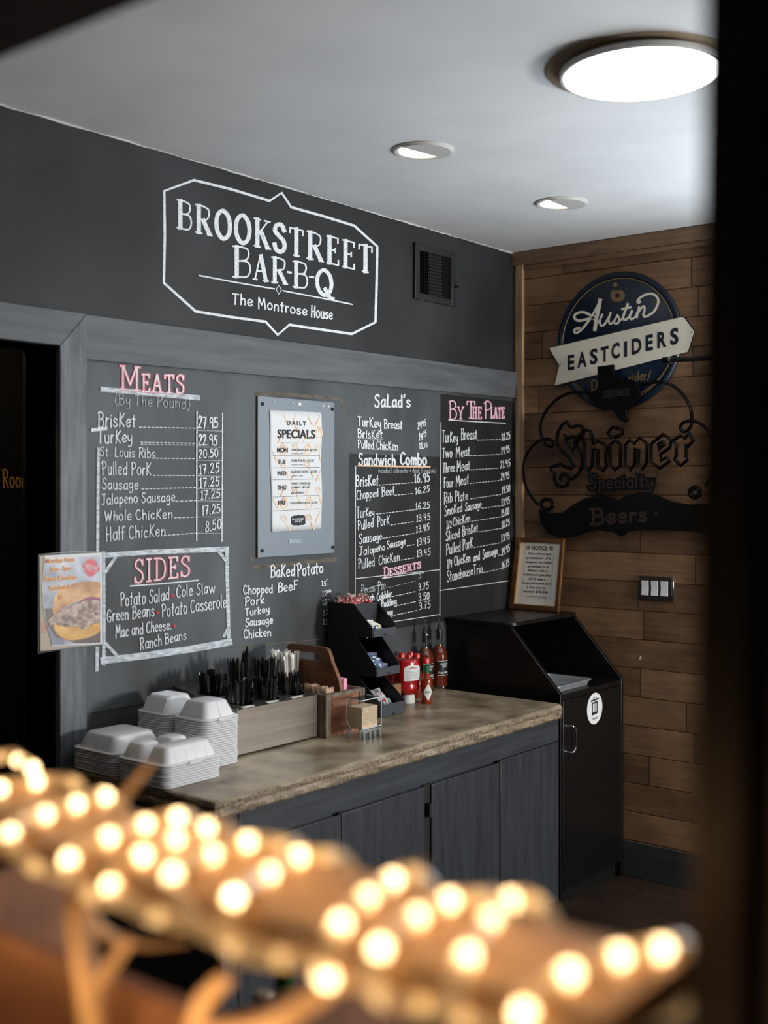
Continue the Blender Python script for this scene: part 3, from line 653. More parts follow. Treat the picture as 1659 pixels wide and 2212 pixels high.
# ------------------------------------------------------------------ air vent
M['black_metal'] = mat('black painted metal', (20, 20, 21), 0.42)
M['vent_frame'] = mat('dark grey vent frame', (30, 31, 33), 0.5)
va, vb, vz0, vz1 = -0.79, -0.497, 2.478, 2.712
t = thing('air_vent', 'black louvred air vent high on the dark wall beside the sign', 'air vent', ((va+vb)/2, 0, vz0))
mb = MB(); ia, ib, iz0, iz1 = va+0.034, vb-0.032, vz0+0.028, vz1-0.028
mb.box(va, ia, -0.013, 0, vz0, vz1).box(ib, vb, -0.013, 0, vz0, vz1).box(ia, ib, -0.013, 0, vz0, iz0).box(ia, ib, -0.013, 0, iz1, vz1)
mb.build('frame', M['vent_frame'], t, bevel=0.003)
MB().box(ia, ib, -0.002, 0, iz0, iz1).build('backing', M['dark'], t)
mb = MB(); m2 = MB(); w = ib-ia
for k in range(5):
    x = ia+0.006+k*0.0125; mb.obox((x, -0.008, (iz0+iz1)/2), (0.0022, 0.004, 0), (0, 0.001, 0), (0, 0, (iz1-iz0)/2))
    m2.obox((ib-0.006-k*0.0125, -0.008, (iz0+iz1)/2), (0.0022, -0.004, 0), (0, 0.001, 0), (0, 0, (iz1-iz0)/2))
mb.build('side_louvre', M['black_metal'], t); m2.build('side_louvre', M['black_metal'], t)
mb = MB()
for k in range(13):
    z = iz0+0.008+k*(iz1-iz0-0.016)/12; mb.obox(((ia+ib)/2, -0.008, z), (w/2-0.066, 0, 0), (0, 0.005, 0.004), (0, 0, 0.0012))
mb.build('centre_louvre', M['vent_frame'], t)
MB().box(vb-0.012, vb-0.004, -0.03, -0.012, 2.56, 2.568).build('lever', M['black_metal'], t)
# ------------------------------------------------------------------ menu board with the specials poster
M['board_panel'] = mat('blue grey painted board', (128, 138, 147), 0.5)
M['cork'] = mat('raw board edge', (120, 92, 70), 0.8)
M['screw'] = mat('dark screw', (22, 24, 27), 0.4, 0.6)
M['paper'] = mat('white paper', (226, 228, 229), 0.75)
M['ink'] = mat('black ink', (34, 36, 40), 0.7)
M['ink_orange'] = mat('pale orange print', (247, 212, 174), 0.75)
bx0, bx1, bz0, bz1 = -1.713, -1.301, 1.443, 2.016
t = thing('specials_board', 'blue grey painted board screwed to the chalkboard wall', 'board', ((bx0+bx1)/2, -0.006, bz0))
MB().box(bx0, bx1, -0.0145, -0.0065, bz0, bz1).build('panel', M['board_panel'], t, bevel=0.001)
MB().box(bx0-0.0015, bx0, -0.012, -0.0065, bz0, bz1).build('raw_edge', M['cork'], t)
for x, z in ((bx0+0.022, bz1-0.028), (bx1-0.014, bz1-0.026), (bx0+0.02, bz0+0.024), (bx1-0.012, bz0+0.022)):
    mb = MB(); o = len(mb.v)
    mb.prism([(x+0.0062*math.cos(k*math.pi/8), -0.016, z+0.0062*math.sin(k*math.pi/8)) for k in range(16)], (0, -0.003, 0)).build('screw', M['screw'], t)
PP = ('y', -0.0176); PI = ('y', -0.0190); PT = ('y', -0.0180)
t = thing('specials_poster', 'white daily specials poster with orange grill print on the grey board', 'poster', ((bx0+bx1)/2, -0.016, 1.55))
mb = MB(); n = 24; top = []; bot = []
for k in range(n+1):
    f = k/n; a = pt('Q', 253+(925-253)*f, 212+(245-212)*f, PP); b = pt('Q', 285+(928-285)*f, 1788+(1745-1788)*f, PP)
    c_ = 0.002*math.sin(f*9)+0.0045*max(0, 0.15-f)/0.15
    top.append(a); bot.append((a, b, c_))
rows = 16; vs = []
for r in range(rows+1):
    for k in range(n+1):
        a, b, c_ = bot[k]; q = r/rows; p_ = a.lerp(b, q); p_.y += -0.0006*math.sin(q*14+k*.2)+0.0006; p_.x += 0.002*math.sin(q*11)*(1 if k in (0, n) else 0.5); vs.append(p_)
mb.add(vs, [[r*(n+1)+k, r*(n+1)+k+1, (r+1)*(n+1)+k+1, (r+1)*(n+1)+k] for r in range(rows) for k in range(n)])
sh = mb.build('sheet', M['paper'], t, fix=False); sl = sh.modifiers.new('thickness', 'SOLIDIFY'); sl.thickness = 0.0006; sl.offset = 1
k = MB()
for s, x0, y0, x1, y1, h, b in [('D A I L Y', 485, 408, 728, 414, 60, 0.012), ('SPECIALS', 360, 575, 842, 581, 116, 0.02), ('MON', 356, 759, 490, 760, 62, 0.015), ('CHICKEN PLATE- $12.95', 540, 742, 862, 746, 32, 0.01), ('includes 2 sides', 540, 782, 688, 782, 17, 0),
    ('TUE', 360, 911, 465, 911, 60, 0.015), ('PORK PLATE - $12.95', 538, 880, 826, 880, 30, 0.01), ('includes 2 sides', 538, 926, 688, 926, 17, 0), ('WED', 352, 1060, 472, 1058, 60, 0.015), ('SAUSAGE PLATE - $12.95', 528, 1026, 873, 1022, 30, 0.01), ('includes 2 sides', 530, 1073, 686, 1070, 17, 0),
    ('THU', 360, 1245, 470, 1241, 58, 0.015), ('SWEET CAROLINE', 538, 1176, 782, 1172, 28, 0.01), ('COMBO - $13.45', 538, 1226, 768, 1220, 28, 0.01), ('$2 DESSERT', 538, 1299, 706, 1293, 28, 0.01), ('FRI', 366, 1442, 452, 1438, 58, 0.015), ('CHICKEN POTATO - $11.95', 522, 1430, 873, 1420, 28, 0.01)]:
    printed(k, 'Q', s, x0, y0, x1, y1, h, None, PI, b)
for a in [(400, 633, 805, 638, 2), (293, 801, 903, 803, 4), (292, 959, 903, 953, 4), (293, 1115, 903, 1102, 4), (300, 1337, 897, 1313, 4), (305, 1517, 897, 1487, 4)]: line(k, 'Q', [a[:2], a[2:4]], a[4], PI)
fill(k, 'Q', [(533, 1600), (560, 1578), (610, 1574), (625, 1564), (640, 1573), (690, 1570), (714, 1588), (716, 1680), (690, 1698), (640, 1700), (626, 1710), (612, 1702), (560, 1703), (534, 1685)], PI)
k.build('print', M['ink'], t, smooth=False, fix=False)
w_ = MB(); printed(w_, 'Q', 'BROOKSTREET', 545, 1640, 703, 1632, 26, None, ('y', -0.0196), 0.01); printed(w_, 'Q', 'BAR-B-Q', 580, 1666, 672, 1662, 24, None, ('y', -0.0196), 0.01)
w_.build('logo_lettering', M['paper'], t, smooth=False, fix=False)
o_ = MB()
def spatula(x, y, dx, dy):
    L_ = math.hypot(dx, dy); ux, uy = dx/L_, dy/L_; px, py = -uy, ux
    q = lambda a, b: (x+ux*a+px*b, y+uy*a+py*b)
    line(o_, 'Q', [q(0, -32), q(0, 32), q(78, 26), q(78, -26)], 8, PT, True)
    for b in (-12, 12): line(o_, 'Q', [q(6, b), q(70, b)], 5, PT)
    line(o_, 'Q', [q(78, 0), q(150, 0)], 6, PT); line(o_, 'Q', [q(150, 0), q(215, 0)], 16, PT)
def brush(x, y, dx, dy):
    L_ = math.hypot(dx, dy); ux, uy = dx/L_, dy/L_
    line(o_, 'Q', [(x, y), (x+ux*70, y+uy*70)], 6, PT); line(o_, 'Q', [(x+ux*70, y+uy*70), (x+ux*150, y+uy*150)], 18, PT)
def flame(x, y):
    P = [(-45, 60), (-50, 0), (-35, -40), (-30, -15), (-15, -60), (-8, -90), (10, -45), (18, -70), (30, -25), (42, -35), (50, 10), (42, 60), (15, 85), (-20, 85)]
    line(o_, 'Q', [(x+a*0.85, y+b*0.85) for a, b in P], 16, PT, True)
    line(o_, 'Q', [(x-26, y-5), (x-12, y-45), (x+2, y-10), (x+14, y-38), (x+28, y)], 14, PT)
for a in [(570, 650, 90, 210), (880, 650, 30, 180), (725, 880, 100, 205), (410, 880, 95, 215), (565, 1210, 95, 215), (868, 1205, 30, 120), (420, 1575, 95, 185), (745, 1560, 70, 170)]: spatula(*a)
for a in [(430, 262, 60, 130), (600, 262, -60, 150), (745, 275, 65, 130), (908, 285, -62, 140), (440, 500, -80, 150), (770, 480, -80, 150), (590, 990, -50, 130), (915, 990, -50, 130), (290, 740, 50, 110), (470, 1190, -80, 160), (770, 1180, -60, 160), (290, 1350, 50, 90), (905, 1520, -50, 140)]: brush(*a)
for a in [(430, 715), (750, 715), (600, 500), (890, 500), (445, 1405), (765, 1400)]: flame(*a)
o_.build('pattern', M['ink_orange'], t, smooth=False, fix=False)
# clear tape strip below the poster and torn white scraps above it
tp = MB(); fill(tp, 'Q', [(503, 1885), (662, 1882), (660, 1932), (503, 1938)], ('y', -0.0164))
M['tape'] = mat('clear tape', (158, 168, 176), 0.15); b_ = bpy.data.objects['specials_board']
tp.build('tape_strip', M['tape'], b_, smooth=False, fix=False)
for P in [[(303, 85), (316, 85), (314, 110), (304, 108)], [(545, 115), (566, 117), (556, 135)], [(620, 130), (640, 112), (650, 122), (665, 125), (662, 155), (630, 152)], [(932, 150), (965, 155), (945, 180), (936, 178)], [(1000, 160), (1025, 148), (1025, 182), (1005, 172)]]: tp = MB(); fill(tp, 'Q', P, ('y', -0.0164)); tp.build('paper_scrap', M['paper'], b_, smooth=False, fix=False)
# ------------------------------------------------------------------ sandwich flyer in a clear sleeve
M['sleeve'] = mat('clear plastic sleeve edge', (150, 156, 160), 0.12, 0.0)
M['flyer_bg'] = mat('blurred flyer picture', (126, 132, 148), 0.35, rgb2=(206, 209, 218), scale=(14, 14, 9), detail=2, lo=0.35, hi=0.65)
M['bun'] = mat('toasted bun print', (160, 100, 44), 0.35, rgb2=(226, 180, 122), scale=(14, 14, 18), detail=3)
M['bun_low'] = mat('lower bun print', (206, 152, 70), 0.35, rgb2=(226, 182, 104), scale=(18, 18, 30))
M['meat'] = mat('pulled meat print', (98, 72, 64), 0.35, rgb2=(196, 172, 158), scale=(45, 45, 70), detail=5, lo=0.36, hi=0.66)
M['plate'] = mat('brown table print', (92, 80, 78), 0.35)
M['red_print'] = mat('red badge print', (206, 54, 74), 0.35)
M['onion'] = mat('onion print', (150, 52, 92), 0.35)
M['flyer_text'] = mat('red brown flyer type', (176, 62, 34), 0.4)
M['flyer_halo'] = mat('yellow flyer halo', (248, 206, 120), 0.4)
M['back_sheet'] = mat('tan back sheet', (176, 162, 140), 0.5)
t = thing('sandwich_flyer', 'burger flyer in a clear sleeve taped to the door casing', 'flyer', tuple(pt('F', 760, 2000, ('y', -0.026))))
def sheet(name, pts, d, m, parent, thick=0.0008):
    mb = MB(); mb.prism([pt('F', x, y, ('y', d)) for x, y in pts], (0, thick, 0)); return mb.build(name, m, parent)
sheet('back_sheet', [(150, 185), (1380, 120), (1385, 1950), (160, 2090)], -0.0268, M['back_sheet'], t)
sheet('paper', [(240, 185), (1385, 125), (1385, 1945), (400, 1990), (300, 1620), (225, 1300), (190, 900)], -0.0285, M['paper'], t)
D1, D2, D3, D4 = ('y', -0.0288), ('y', -0.0291), ('y', -0.0294), ('y', -0.0297)
for nm, P, d, mm in [('picture', [(250, 260), (1355, 180), (1355, 1925), (395, 1975), (300, 1600), (240, 1280), (205, 950)], D1, 'flyer_bg'),
    ('picture', [(240, 1240), (420, 1230), (1355, 1500), (1355, 1920), (880, 1935), (460, 1800), (300, 1560)], D2, 'plate'),
    ('picture', [(440, 1560), (700, 1600), (1100, 1590), (1355, 1500), (1355, 1660), (1200, 1790), (850, 1870), (640, 1850), (470, 1720)], D3, 'bun_low'),
    ('picture', [(420, 1360), (405, 1180), (450, 980), (600, 830), (830, 740), (1080, 700), (1355, 735), (1355, 1020), (1150, 1000), (900, 1100), (640, 1220), (500, 1330)], ('y', -0.02925), 'bun'),
    ('picture', [(960, 1090), (1150, 1010), (1355, 1040), (1355, 1100), (1000, 1110)], D3, 'onion'),
    ('picture', [(315, 1490), (420, 1380), (600, 1280), (800, 1170), (1000, 1095), (1250, 1070), (1355, 1110), (1355, 1500), (1180, 1540), (1060, 1660), (960, 1640), (900, 1590), (720, 1610), (560, 1580), (440, 1560), (360, 1610), (345, 1530)], D4, 'meat'),
    ('badge', [(1165+(150 if k % 2 else 132)*math.cos(k*math.pi/16), 425+(188 if k % 2 else 168)*math.sin(k*math.pi/16)) for k in range(32)], D2, 'red_print')]:
    if nm == 'picture' and mm not in ('flyer_bg', 'plate'): P = [tuple(q[:2]) for q in catmull([(x, y, 0) for x, y in P], 4, True)]; P = [(min(x, 1355), y) for x, y in P]
    mb = MB(); fill(mb, 'F', P, d); mb.build(nm, M[mm], t, smooth=False, fix=False)
mb = MB(); fill(mb, 'F', [(1015, 325), (1345, 410), (1320, 510), (1000, 425)], D3); mb.build('badge_band', M['red_print'], t, smooth=False, fix=False)
mb = MB(); line(mb, 'F', [(1020, 340), (1340, 425)], 8, D4); line(mb, 'F', [(1005, 440), (1320, 520)], 8, D4); printed(mb, 'F', 'SPECIAL', 1045, 425, 1300, 478, 62, None, D4, 0.01); mb.build('badge_lettering', M['paper'], t, smooth=False, fix=False)
FT = [('Mondays from', 262, 335, 845, 300, 88), ('2pm - 5pm', 340, 495, 778, 470, 84), ('Sweet Caroline', 236, 693, 880, 655, 92), ('Sandwich', 335, 878, 770, 845, 88), ('$5', 515, 1055, 612, 1048, 88)]
mb = MB()
for s, x0, y0, x1, y1, h in FT: printed(mb, 'F', s, x0, y0, x1, y1, h, None, ('y', -0.0301), 0.07)
mb.build('flyer_halo', M['flyer_halo'], t, smooth=False, fix=False)
mb = MB()
for s, x0, y0, x1, y1, h in FT: printed(mb, 'F', s, x0+4, y0, x1-4, y1, h, None, ('y', -0.0304), 0.008)
mb.build('flyer_lettering', M['flyer_text'], t, smooth=False, fix=False)
mb = MB(); line(mb, 'F', [(200, 1530), (215, 1508), (275, 1512)], 14, ('y', -0.0272)); line(mb, 'F', [(198, 1530), (198, 1690), (225, 1712), (290, 1700)], 16, ('y', -0.0272)); line(mb, 'F', [(280, 1560), (245, 1590), (245, 1640), (285, 1660)], 14, ('y', -0.0272)); mb.build('ring_mark', M['red_print'], t, smooth=False, fix=False)
mb = MB()
mb.tube([pt('F', x, y, ('y', -0.0275)) for x, y in [(125, 165), (800, 110), (1400, 110), (1405, 1960), (760, 2010), (120, 2130)]], 0.0013, 5, True); mb.build('sleeve_edge', M['sleeve'], t)
# ------------------------------------------------------------------ round cider sign on the plank wall
M['navy'] = mat('navy enamel', (9, 24, 42), 0.32, rgb2=(13, 32, 54), scale=(4, 4, 4))
M['cream'] = mat('cream enamel', (240, 233, 215), 0.35)
M['gold'] = mat('dull gold enamel', (128, 104, 68), 0.4)
M['navy_ink'] = mat('navy lettering', (12, 22, 40), 0.4)
cy, cz, cr = -0.535, 2.338, 0.302
t = thing('cider_sign', 'round navy tin sign with a cream banner on the plank wall', 'sign', (-0.002, cy, cz-cr))
mb = MB(); prof = [(0, -0.016), (0.27, -0.016), (0.276, -0.013), (0.284, -0.019), (0.296, -0.019), (0.302, -0.012), (0.302, -0.001)]
rs = [[(x, cy+max(r, 0.0005)*math.cos(k*math.pi/36), cz+max(r, 0.0005)*math.sin(k*math.pi/36)) for k in range(72)] for r, x in prof]
mb.rings(rs, False, False); mb.build('disc', M['navy'], t)
mb = MB(); mb.tube([(-0.0165, cy+0.272*math.cos(math.radians(a)), cz+0.272*math.sin(math.radians(a))) for a in list(range(-175, 186, 4))], 0.0022, 6); mb.build('ring', M['gold'], t)
SB, SD, SL = ('x', -0.0235), ('x', -0.0175), ('x', -0.0245)
ban = [(115, 795), (1355, 503), (1385, 508), (1480, 635), (1420, 828), (165, 1147), (210, 958)]
cx_, cy_ = 800, 830
mb = MB(); mb.prism([pt('E', x, y, SB) for x, y in ban], (0.004, 0, 0)); mb.build('banner', M['cream'], t)
mb = MB(); mb.prism([pt('E', cx_+(x-cx_)*1.012, cy_+(y-cy_)*1.03, ('x', -0.0215)) for x, y in ban], (0.004, 0, 0)); mb.build('banner_edge', M['navy_ink'], t)
mb = MB()
for ch, x0, y0, x1, y1, h in [('E', 288, 1000, 353, 990, 140), ('A', 380, 976, 470, 962, 142), ('S', 500, 948, 572, 932, 142), ('T', 600, 926, 675, 908, 140), ('C', 702, 896, 780, 878, 144), ('I', 822, 874, 850, 866, 142), ('D', 893, 852, 985, 832, 144), ('E', 1024, 818, 1094, 804, 146), ('R', 1134, 792, 1222, 772, 148), ('S', 1256, 762, 1335, 744, 150)]: printed(mb, 'E', ch, x0, y0, x1, y1, h, None, SL, 0.035)
for x, y in ((218, 945), (1452, 645)):
    m2 = MB(); fill(m2, 'E', [(x+7*math.cos(k), y+7*math.sin(k)) for k in range(6)], SL); m2.build('nail_head', M['navy_ink'], t, smooth=False, fix=False)
mb.build('banner_lettering', M['navy_ink'], t, smooth=False, fix=False)
mb = MB()
def stroke(mb, key, pts, w0, pl, n=6, smooth=True):
    P = [tuple(q[:2]) for q in catmull([(x, y, 0) for x, y in pts], n)] if smooth else pts
    pl = lift(mb, pl); ribbon(mb, P, w0, lambda x, y: pt(key, x, y, pl))
for P, w_ in [([(598, 342), (565, 410), (520, 490), (470, 560), (420, 620), (375, 650), (350, 640), (362, 615), (400, 605)], 22), ([(596, 340), (580, 430), (560, 520), (545, 622)], 34), ([(548, 500), (460, 525), (385, 535), (350, 500), (375, 468), (430, 455), (490, 475), (540, 520), (580, 545)], 24),
    ([(615, 478), (592, 540), (604, 580), (636, 570), (680, 500), (694, 462)], 21), ([(690, 470), (676, 530), (690, 568), (725, 540), (758, 485)], 18), ([(757, 482), (775, 515), (770, 552), (738, 562), (722, 545)], 20), ([(770, 540), (800, 520), (822, 470)], 18), ([(856, 378), (830, 450), (812, 505), (830, 528), (868, 500), (893, 450)], 23), ([(802, 428), (886, 408)], 22),
    ([(895, 440), (876, 488), (888, 522), (925, 500), (950, 450)], 20), ([(962, 408), (950, 460), (942, 505)], 20), ([(948, 470), (985, 415), (1010, 400), (1014, 440), (1002, 478), (1015, 499), (1052, 486)], 21), ([(1046, 488), (1095, 458), (1130, 405), (1144, 352), (1128, 309), (1086, 283), (1030, 288), (975, 318), (948, 350), (958, 368), (972, 355)], 22)]:
    stroke(mb, 'E', P, w_, SD)
mb.build('script_lettering', M['cream'], t, smooth=False, fix=False)
mg = MB(); fill(mg, 'E', [(760+(68+(6 if k % 8 == 0 else 0))*math.cos(k*math.pi/12), 298+62*math.sin(k*math.pi/12)+(12 if 17 <= k <= 19 else 0)) for k in range(24)], SD); mb = MB(); fill(mb, 'E', [(738+24*math.cos(k*0.6283), 196+22*math.sin(k*0.6283)) for k in range(10)], SD); mb.build('apple_leaf', M['gold'], t, smooth=False, fix=False); mg.build('apple_emblem', M['gold'], t, smooth=False, fix=False); mb = MB()
write(mb, 'E', 'D', 510, 1196, 570, 1176, 88, None, 12, SD); mb.build('gold_lettering', M['gold'], t, smooth=False, fix=False); mb = MB(); write(mb, 'E', 'cider', 860, 1122, 1035, 1088, 84, None, 12, SD); m3 = MB(); line(m3, 'E', [(1072, 1010), (1052, 1075)], 12, SD); line(m3, 'E', [(1046, 1092), (1043, 1100)], 13, SD); m3.build('exclamation_mark', M['gold'], t, smooth=False, fix=False)
m2 = MB(); line(m2, 'E', [(975, 1222), (1080, 1155), (1170, 1065), (1235, 965)], 16, ('x', -0.0195)); m2.build('gold_arc', M['gold'], t, smooth=False, fix=False)
mb.build('gold_lettering', M['gold'], t, smooth=False, fix=False)
mb = MB(); fill(mb, 'E', [(758+(34 if k % 2 == 0 else 14)*math.sin(k*math.pi/5), 298-(34 if k % 2 == 0 else 14)*math.cos(k*math.pi/5)) for k in range(10)], ('x', -0.0182)); mb.build('star', M['navy_ink'], t, smooth=False, fix=False)
# ------------------------------------------------------------------ black metal beer sign
M['sign_black'] = mat('gloss black steel', (3, 3, 3), 0.28, Specular_IOR_Level=0.2)
M['sign_brown'] = mat('brown enamel lettering', (50, 30, 21), 0.3)
SX = ('x', -0.052)
t = thing('beer_sign', 'black metal beer sign with scroll tubes and blackletter below the round sign', 'sign', tuple(pt('H', 880, 1465, SX)))
def htube(mb, pts, r=0.0075, smooth=True, closed=False, n=5, sx=-0.052):
    P = [pt('H', x, y, ('x', sx)) for x, y in pts]
    mb.tube(catmull(P, n, closed) if smooth else P, r, 8, closed)
mb = MB()
htube(mb, [(640, 275), (560, 262), (470, 268), (380, 305), (290, 385), (237, 480), (224, 570), (238, 645), (272, 700), (310, 712), (328, 690), (310, 660), (270, 648), (215, 662), (150, 715), (102, 790), (82, 890), (90, 1010), (130, 1110), (205, 1200)], 0.0072)
htube(mb, [(1030, 195), (1140, 180), (1240, 175), (1340, 215), (1425, 300), (1475, 400), (1486, 500), (1462, 565), (1415, 588), (1388, 560), (1410, 515), (1480, 498), (1550, 520), (1615, 575), (1670, 680), (1690, 800), (1665, 920), (1600, 1040)], 0.0072)
mb.build('scroll_tube', M['sign_black'], t)
mb = MB(); htube(mb, [(275+48*math.cos(a*0.5236), 1195+42*math.sin(a*0.5236)) for a in range(12)], 0.009, True, True); mb.build('scroll_end', M['sign_black'], t); mb = MB(); htube(mb, [(1510+42*math.cos(a*0.5236), 1095+38*math.sin(a*0.5236)) for a in range(12)], 0.011, True, True); mb.build('scroll_end', M['sign_black'], t)
texas = [(693, 45), (828, 28), (833, 125), (870, 130), (920, 150), (970, 155), (1015, 165), (1025, 200), (1045, 240), (1043, 290), (1010, 330), (995, 370), (945, 400), (935, 430), (950, 500), (925, 515), (880, 495), (860, 460), (840, 430), (800, 400), (780, 395), (740, 410), (690, 390), (665, 340), (630, 320), (610, 290), (570, 262), (700, 258), (698, 150)]
mb = MB(); mb.prism([pt('H', x, y, ('x', -0.06)) for x, y in texas], (0.016, 0, 0)); mb.build('state_plate', M['sign_black'], t, bevel=0.0015)
M['sign_grey'] = mat('dark grey raised lettering', (34, 33, 36), 0.4)
mb = MB(); write(mb, 'H', 'SHINER', 745, 305, 965, 278, 52, None, 9, ('x', -0.0612), SG, 0, 1.3); line(mb, 'H', [(908+(17 if k % 2 == 0 else 8)*math.sin(k*math.pi/5), 332-(17 if k % 2 == 0 else 8)*math.cos(k*math.pi/5)) for k in range(10)], 3, ('x', -0.0612), True); mb.build('raised_lettering', M['sign_grey'], t, smooth=False, fix=False)
mb = MB()
for P in [[(440, 505), (400, 535), (368, 590), (358, 660), (372, 715), (415, 765), (465, 815), (500, 880), (478, 897), (420, 880), (392, 858), (350, 872), (305, 885), (312, 920), (340, 938), (336, 990), (358, 1035), (400, 1050), (445, 1030), (460, 990), (500, 975), (545, 930), (568, 880), (570, 810), (545, 740), (500, 685), (540, 630), (572, 590), (575, 545), (532, 536), (490, 552), (458, 540)],
    [(422, 610), (440, 685), (490, 745), (520, 700), (545, 640), (495, 630), (455, 640)],
    [(592, 572), (640, 585), (656, 650), (655, 690), (700, 668), (755, 690), (772, 725), (766, 800), (770, 880), (745, 915), (715, 895), (700, 850), (702, 740), (660, 730), (652, 870), (622, 920), (590, 895), (592, 700), (568, 640)],
    [(845, 660), (892, 700), (888, 870), (845, 908), (803, 868), (800, 700)], [(822, 550), (865, 562), (912, 575), (905, 606), (860, 628), (808, 636), (783, 600)],
    [(965, 655), (1002, 690), (1050, 640), (1112, 690), (1106, 850), (1070, 902), (1036, 855), (1042, 740), (1008, 722), (1005, 860), (972, 908), (928, 865), (930, 700)],
    [(1245, 610), (1312, 660), (1300, 722), (1222, 775), (1228, 832), (1272, 800), (1302, 832), (1215, 895), (1143, 840), (1145, 690)], [(1203, 692), (1244, 668), (1258, 692), (1208, 735)],
    [(1390, 622), (1430, 645), (1455, 605), (1500, 660), (1450, 712), (1440, 690), (1436, 800), (1448, 822), (1390, 872), (1338, 820), (1354, 790), (1354, 690), (1328, 660)]]:
    htube(mb, P, 0.0082, False, True)
htube(mb, [(395, 1000), (385, 975), (405, 945), (435, 950), (455, 975)], 0.008)
mb.build('blackletter_outline', M['sign_black'], t)
mb = MB(); mb.prism([pt('H', x, y, ('x', -0.05)) for x, y in [(205, 1235), (300, 1266), (400, 1262), (500, 1192), (600, 1140), (720, 1120), (790, 1130), (868, 1157), (930, 1120), (1050, 1090), (1150, 1100), (1300, 1165), (1450, 1195), (1600, 1190), (1720, 1180), (1760, 1260), (1740, 1370), (1650, 1440), (1450, 1420), (1200, 1410), (1050, 1410), (960, 1422), (890, 1467), (830, 1430), (700, 1410), (600, 1430), (500, 1470), (380, 1475), (280, 1440), (222, 1350)]], (0.012, 0, 0)); mb.build('ribbon_plate', M['sign_black'], t, bevel=0.0015)
mb = MB(); write(mb, 'H', 'Beers', 635, 1362, 1105, 1332, 128, 122, 24, ('x', -0.0515), SG, 0, 1.0); m2 = MB(); fill(m2, 'H', [(1170, 1265), (1185, 1248), (1200, 1264), (1186, 1282)], ('x', -0.0515)); m2.build('ribbon_dot', M['sign_brown'], t, smooth=False, fix=False); mb.build('ribbon_lettering', M['sign_brown'], t, smooth=False, fix=False)
mb = MB(); write(mb, 'H', 'Specialty', 622, 1068, 1160, 1045, 118, 100, 40, ('x', -0.045)); line(mb, 'H', [(640, 1075), (900, 1068), (1110, 1060)], 26, ('x', -0.0448)); s_ = mb.build('script_backing', M['sign_black'], t, smooth=False, fix=False)
so = s_.modifiers.new('thickness', 'SOLIDIFY'); so.thickness = 0.008; so.offset = 0
mb = MB(); write(mb, 'H', 'Specialty', 626, 1066, 1156, 1044, 112, 95, 11, ('x', -0.0500)); mb.build('script_lettering', M['sign_brown'], t, smooth=False, fix=False)
# dark rod with a chrome collar reaching over the signs
M['chrome'] = mat('chrome', (200, 200, 202), 0.12, 1.0)
a = onX(1432, 778, -0.14); b = Vector((-0.14, -1.22, onX(1432, 778, -0.14).z-0.012))
t = thing('wall_rod', 'dark round rod with a chrome collar in front of the round sign', 'rod', tuple(b))
d_ = (b-a).normalized()
MB().tube([a, a+d_*0.03], 0.0125, 16).build('end_cap', M['sign_black'], t)
MB().tube([a+d_*0.03, a+d_*0.037], 0.0155, 16).build('collar', M['chrome'], t)
mb = MB(); mb.tube([a+d_*0.036, b], 0.0105, 14); mb.tube([b, b+Vector((0.14, 0, 0))], 0.009, 12)
for k in range(26):
    for j in range(6):
        an = j*1.047+k*0.5; q = a+d_*(0.05+k*0.012); mb.ball(q+Vector((math.cos(an)*0.0105, 0, math.sin(an)*0.0105)), 0.0022, 5, 4)
mb.build('rod', mat('knurled dark steel', (40, 40, 42), 0.35, 0.7), t)
# ------------------------------------------------------------------ switch plate, framed notice
M['white_plastic'] = mat('white plastic', (242, 244, 246), 0.3)
M['bronze_plate'] = mat('brushed nickel plate', (96, 90, 84), 0.3, 0.9)
y0, y1, z0, z1 = -0.636, -0.797, 1.207, 1.312
t = thing('light_switch', 'triple rocker light switch in a metal plate on the plank wall', 'light switch', (0, (y0+y1)/2, z0))
MB().box(-0.007, 0, y1, y0, z0, z1).build('plate', M['bronze_plate'], t, bevel=0.003)
MB().box(-0.0095, -0.0005, y1-0.001, y1+0.008, z0, z1).build('plate_edge', M['chrome'], t, bevel=0.002)
for k in range(3):
    yc = y0-0.030-k*0.0445
    MB().prism([(-0.0068, yc-0.016, z0+0.022), (-0.014, yc-0.016, z0+0.022), (-0.009, yc-0.016, z0+0.055), (-0.0135, yc-0.016, z1-0.02), (-0.0068, yc-0.016, z1-0.02)], (0, 0.032, 0)).build('rocker', M['white_plastic'], t, bevel=0.001)
M['frame_wood'] = mat('bronze picture frame', (112, 76, 44), 0.3, 0.55)
M['frame_lip'] = mat('gilt frame lip', (214, 160, 100), 0.22, 0.8)
M['notice_paper'] = mat('off white notice paper', (232, 226, 214), 0.7)
ZB = 1.1365
A_ = onX(1102, 1303, -0.085); B_ = onX(1210, 1310, -0.085); C_ = onX(1223, 1166, -0.034); D_ = onX(1118, 1160, -0.034)
A_.z = ZB; B_.z = ZB; zt_ = (C_.z+D_.z)/2; C_.z = zt_; D_.z = zt_
yb = (A_.y-B_.y); 
nrm = (B_-A_).cross(D_-A_).normalized()
if nrm.x > 0: nrm = -nrm
t = thing('framed_notice', 'bronze framed weapons notice leaning on the wall above the black bin', 'framed notice', tuple((A_+B_)/2))
def bil(s, q, off=0): return A_.lerp(B_, s).lerp(D_.lerp(C_, s), q)+nrm*off
def strip(mb, s0, s1, q0, q1, o0, o1):
    mb.prism([bil(s0, q0, o0), bil(s1, q0, o0), bil(s1, q1, o0), bil(s0, q1, o0)], nrm*(o1-o0))
mb = MB(); e_, g_ = 0.085, 0.065
strip(mb, 0, e_, 0, 1, 0, 0.014); strip(mb, 1-e_, 1, 0, 1, 0, 0.014); strip(mb, e_, 1-e_, 0, g_, 0, 0.014); strip(mb, e_, 1-e_, 1-g_, 1, 0, 0.014)
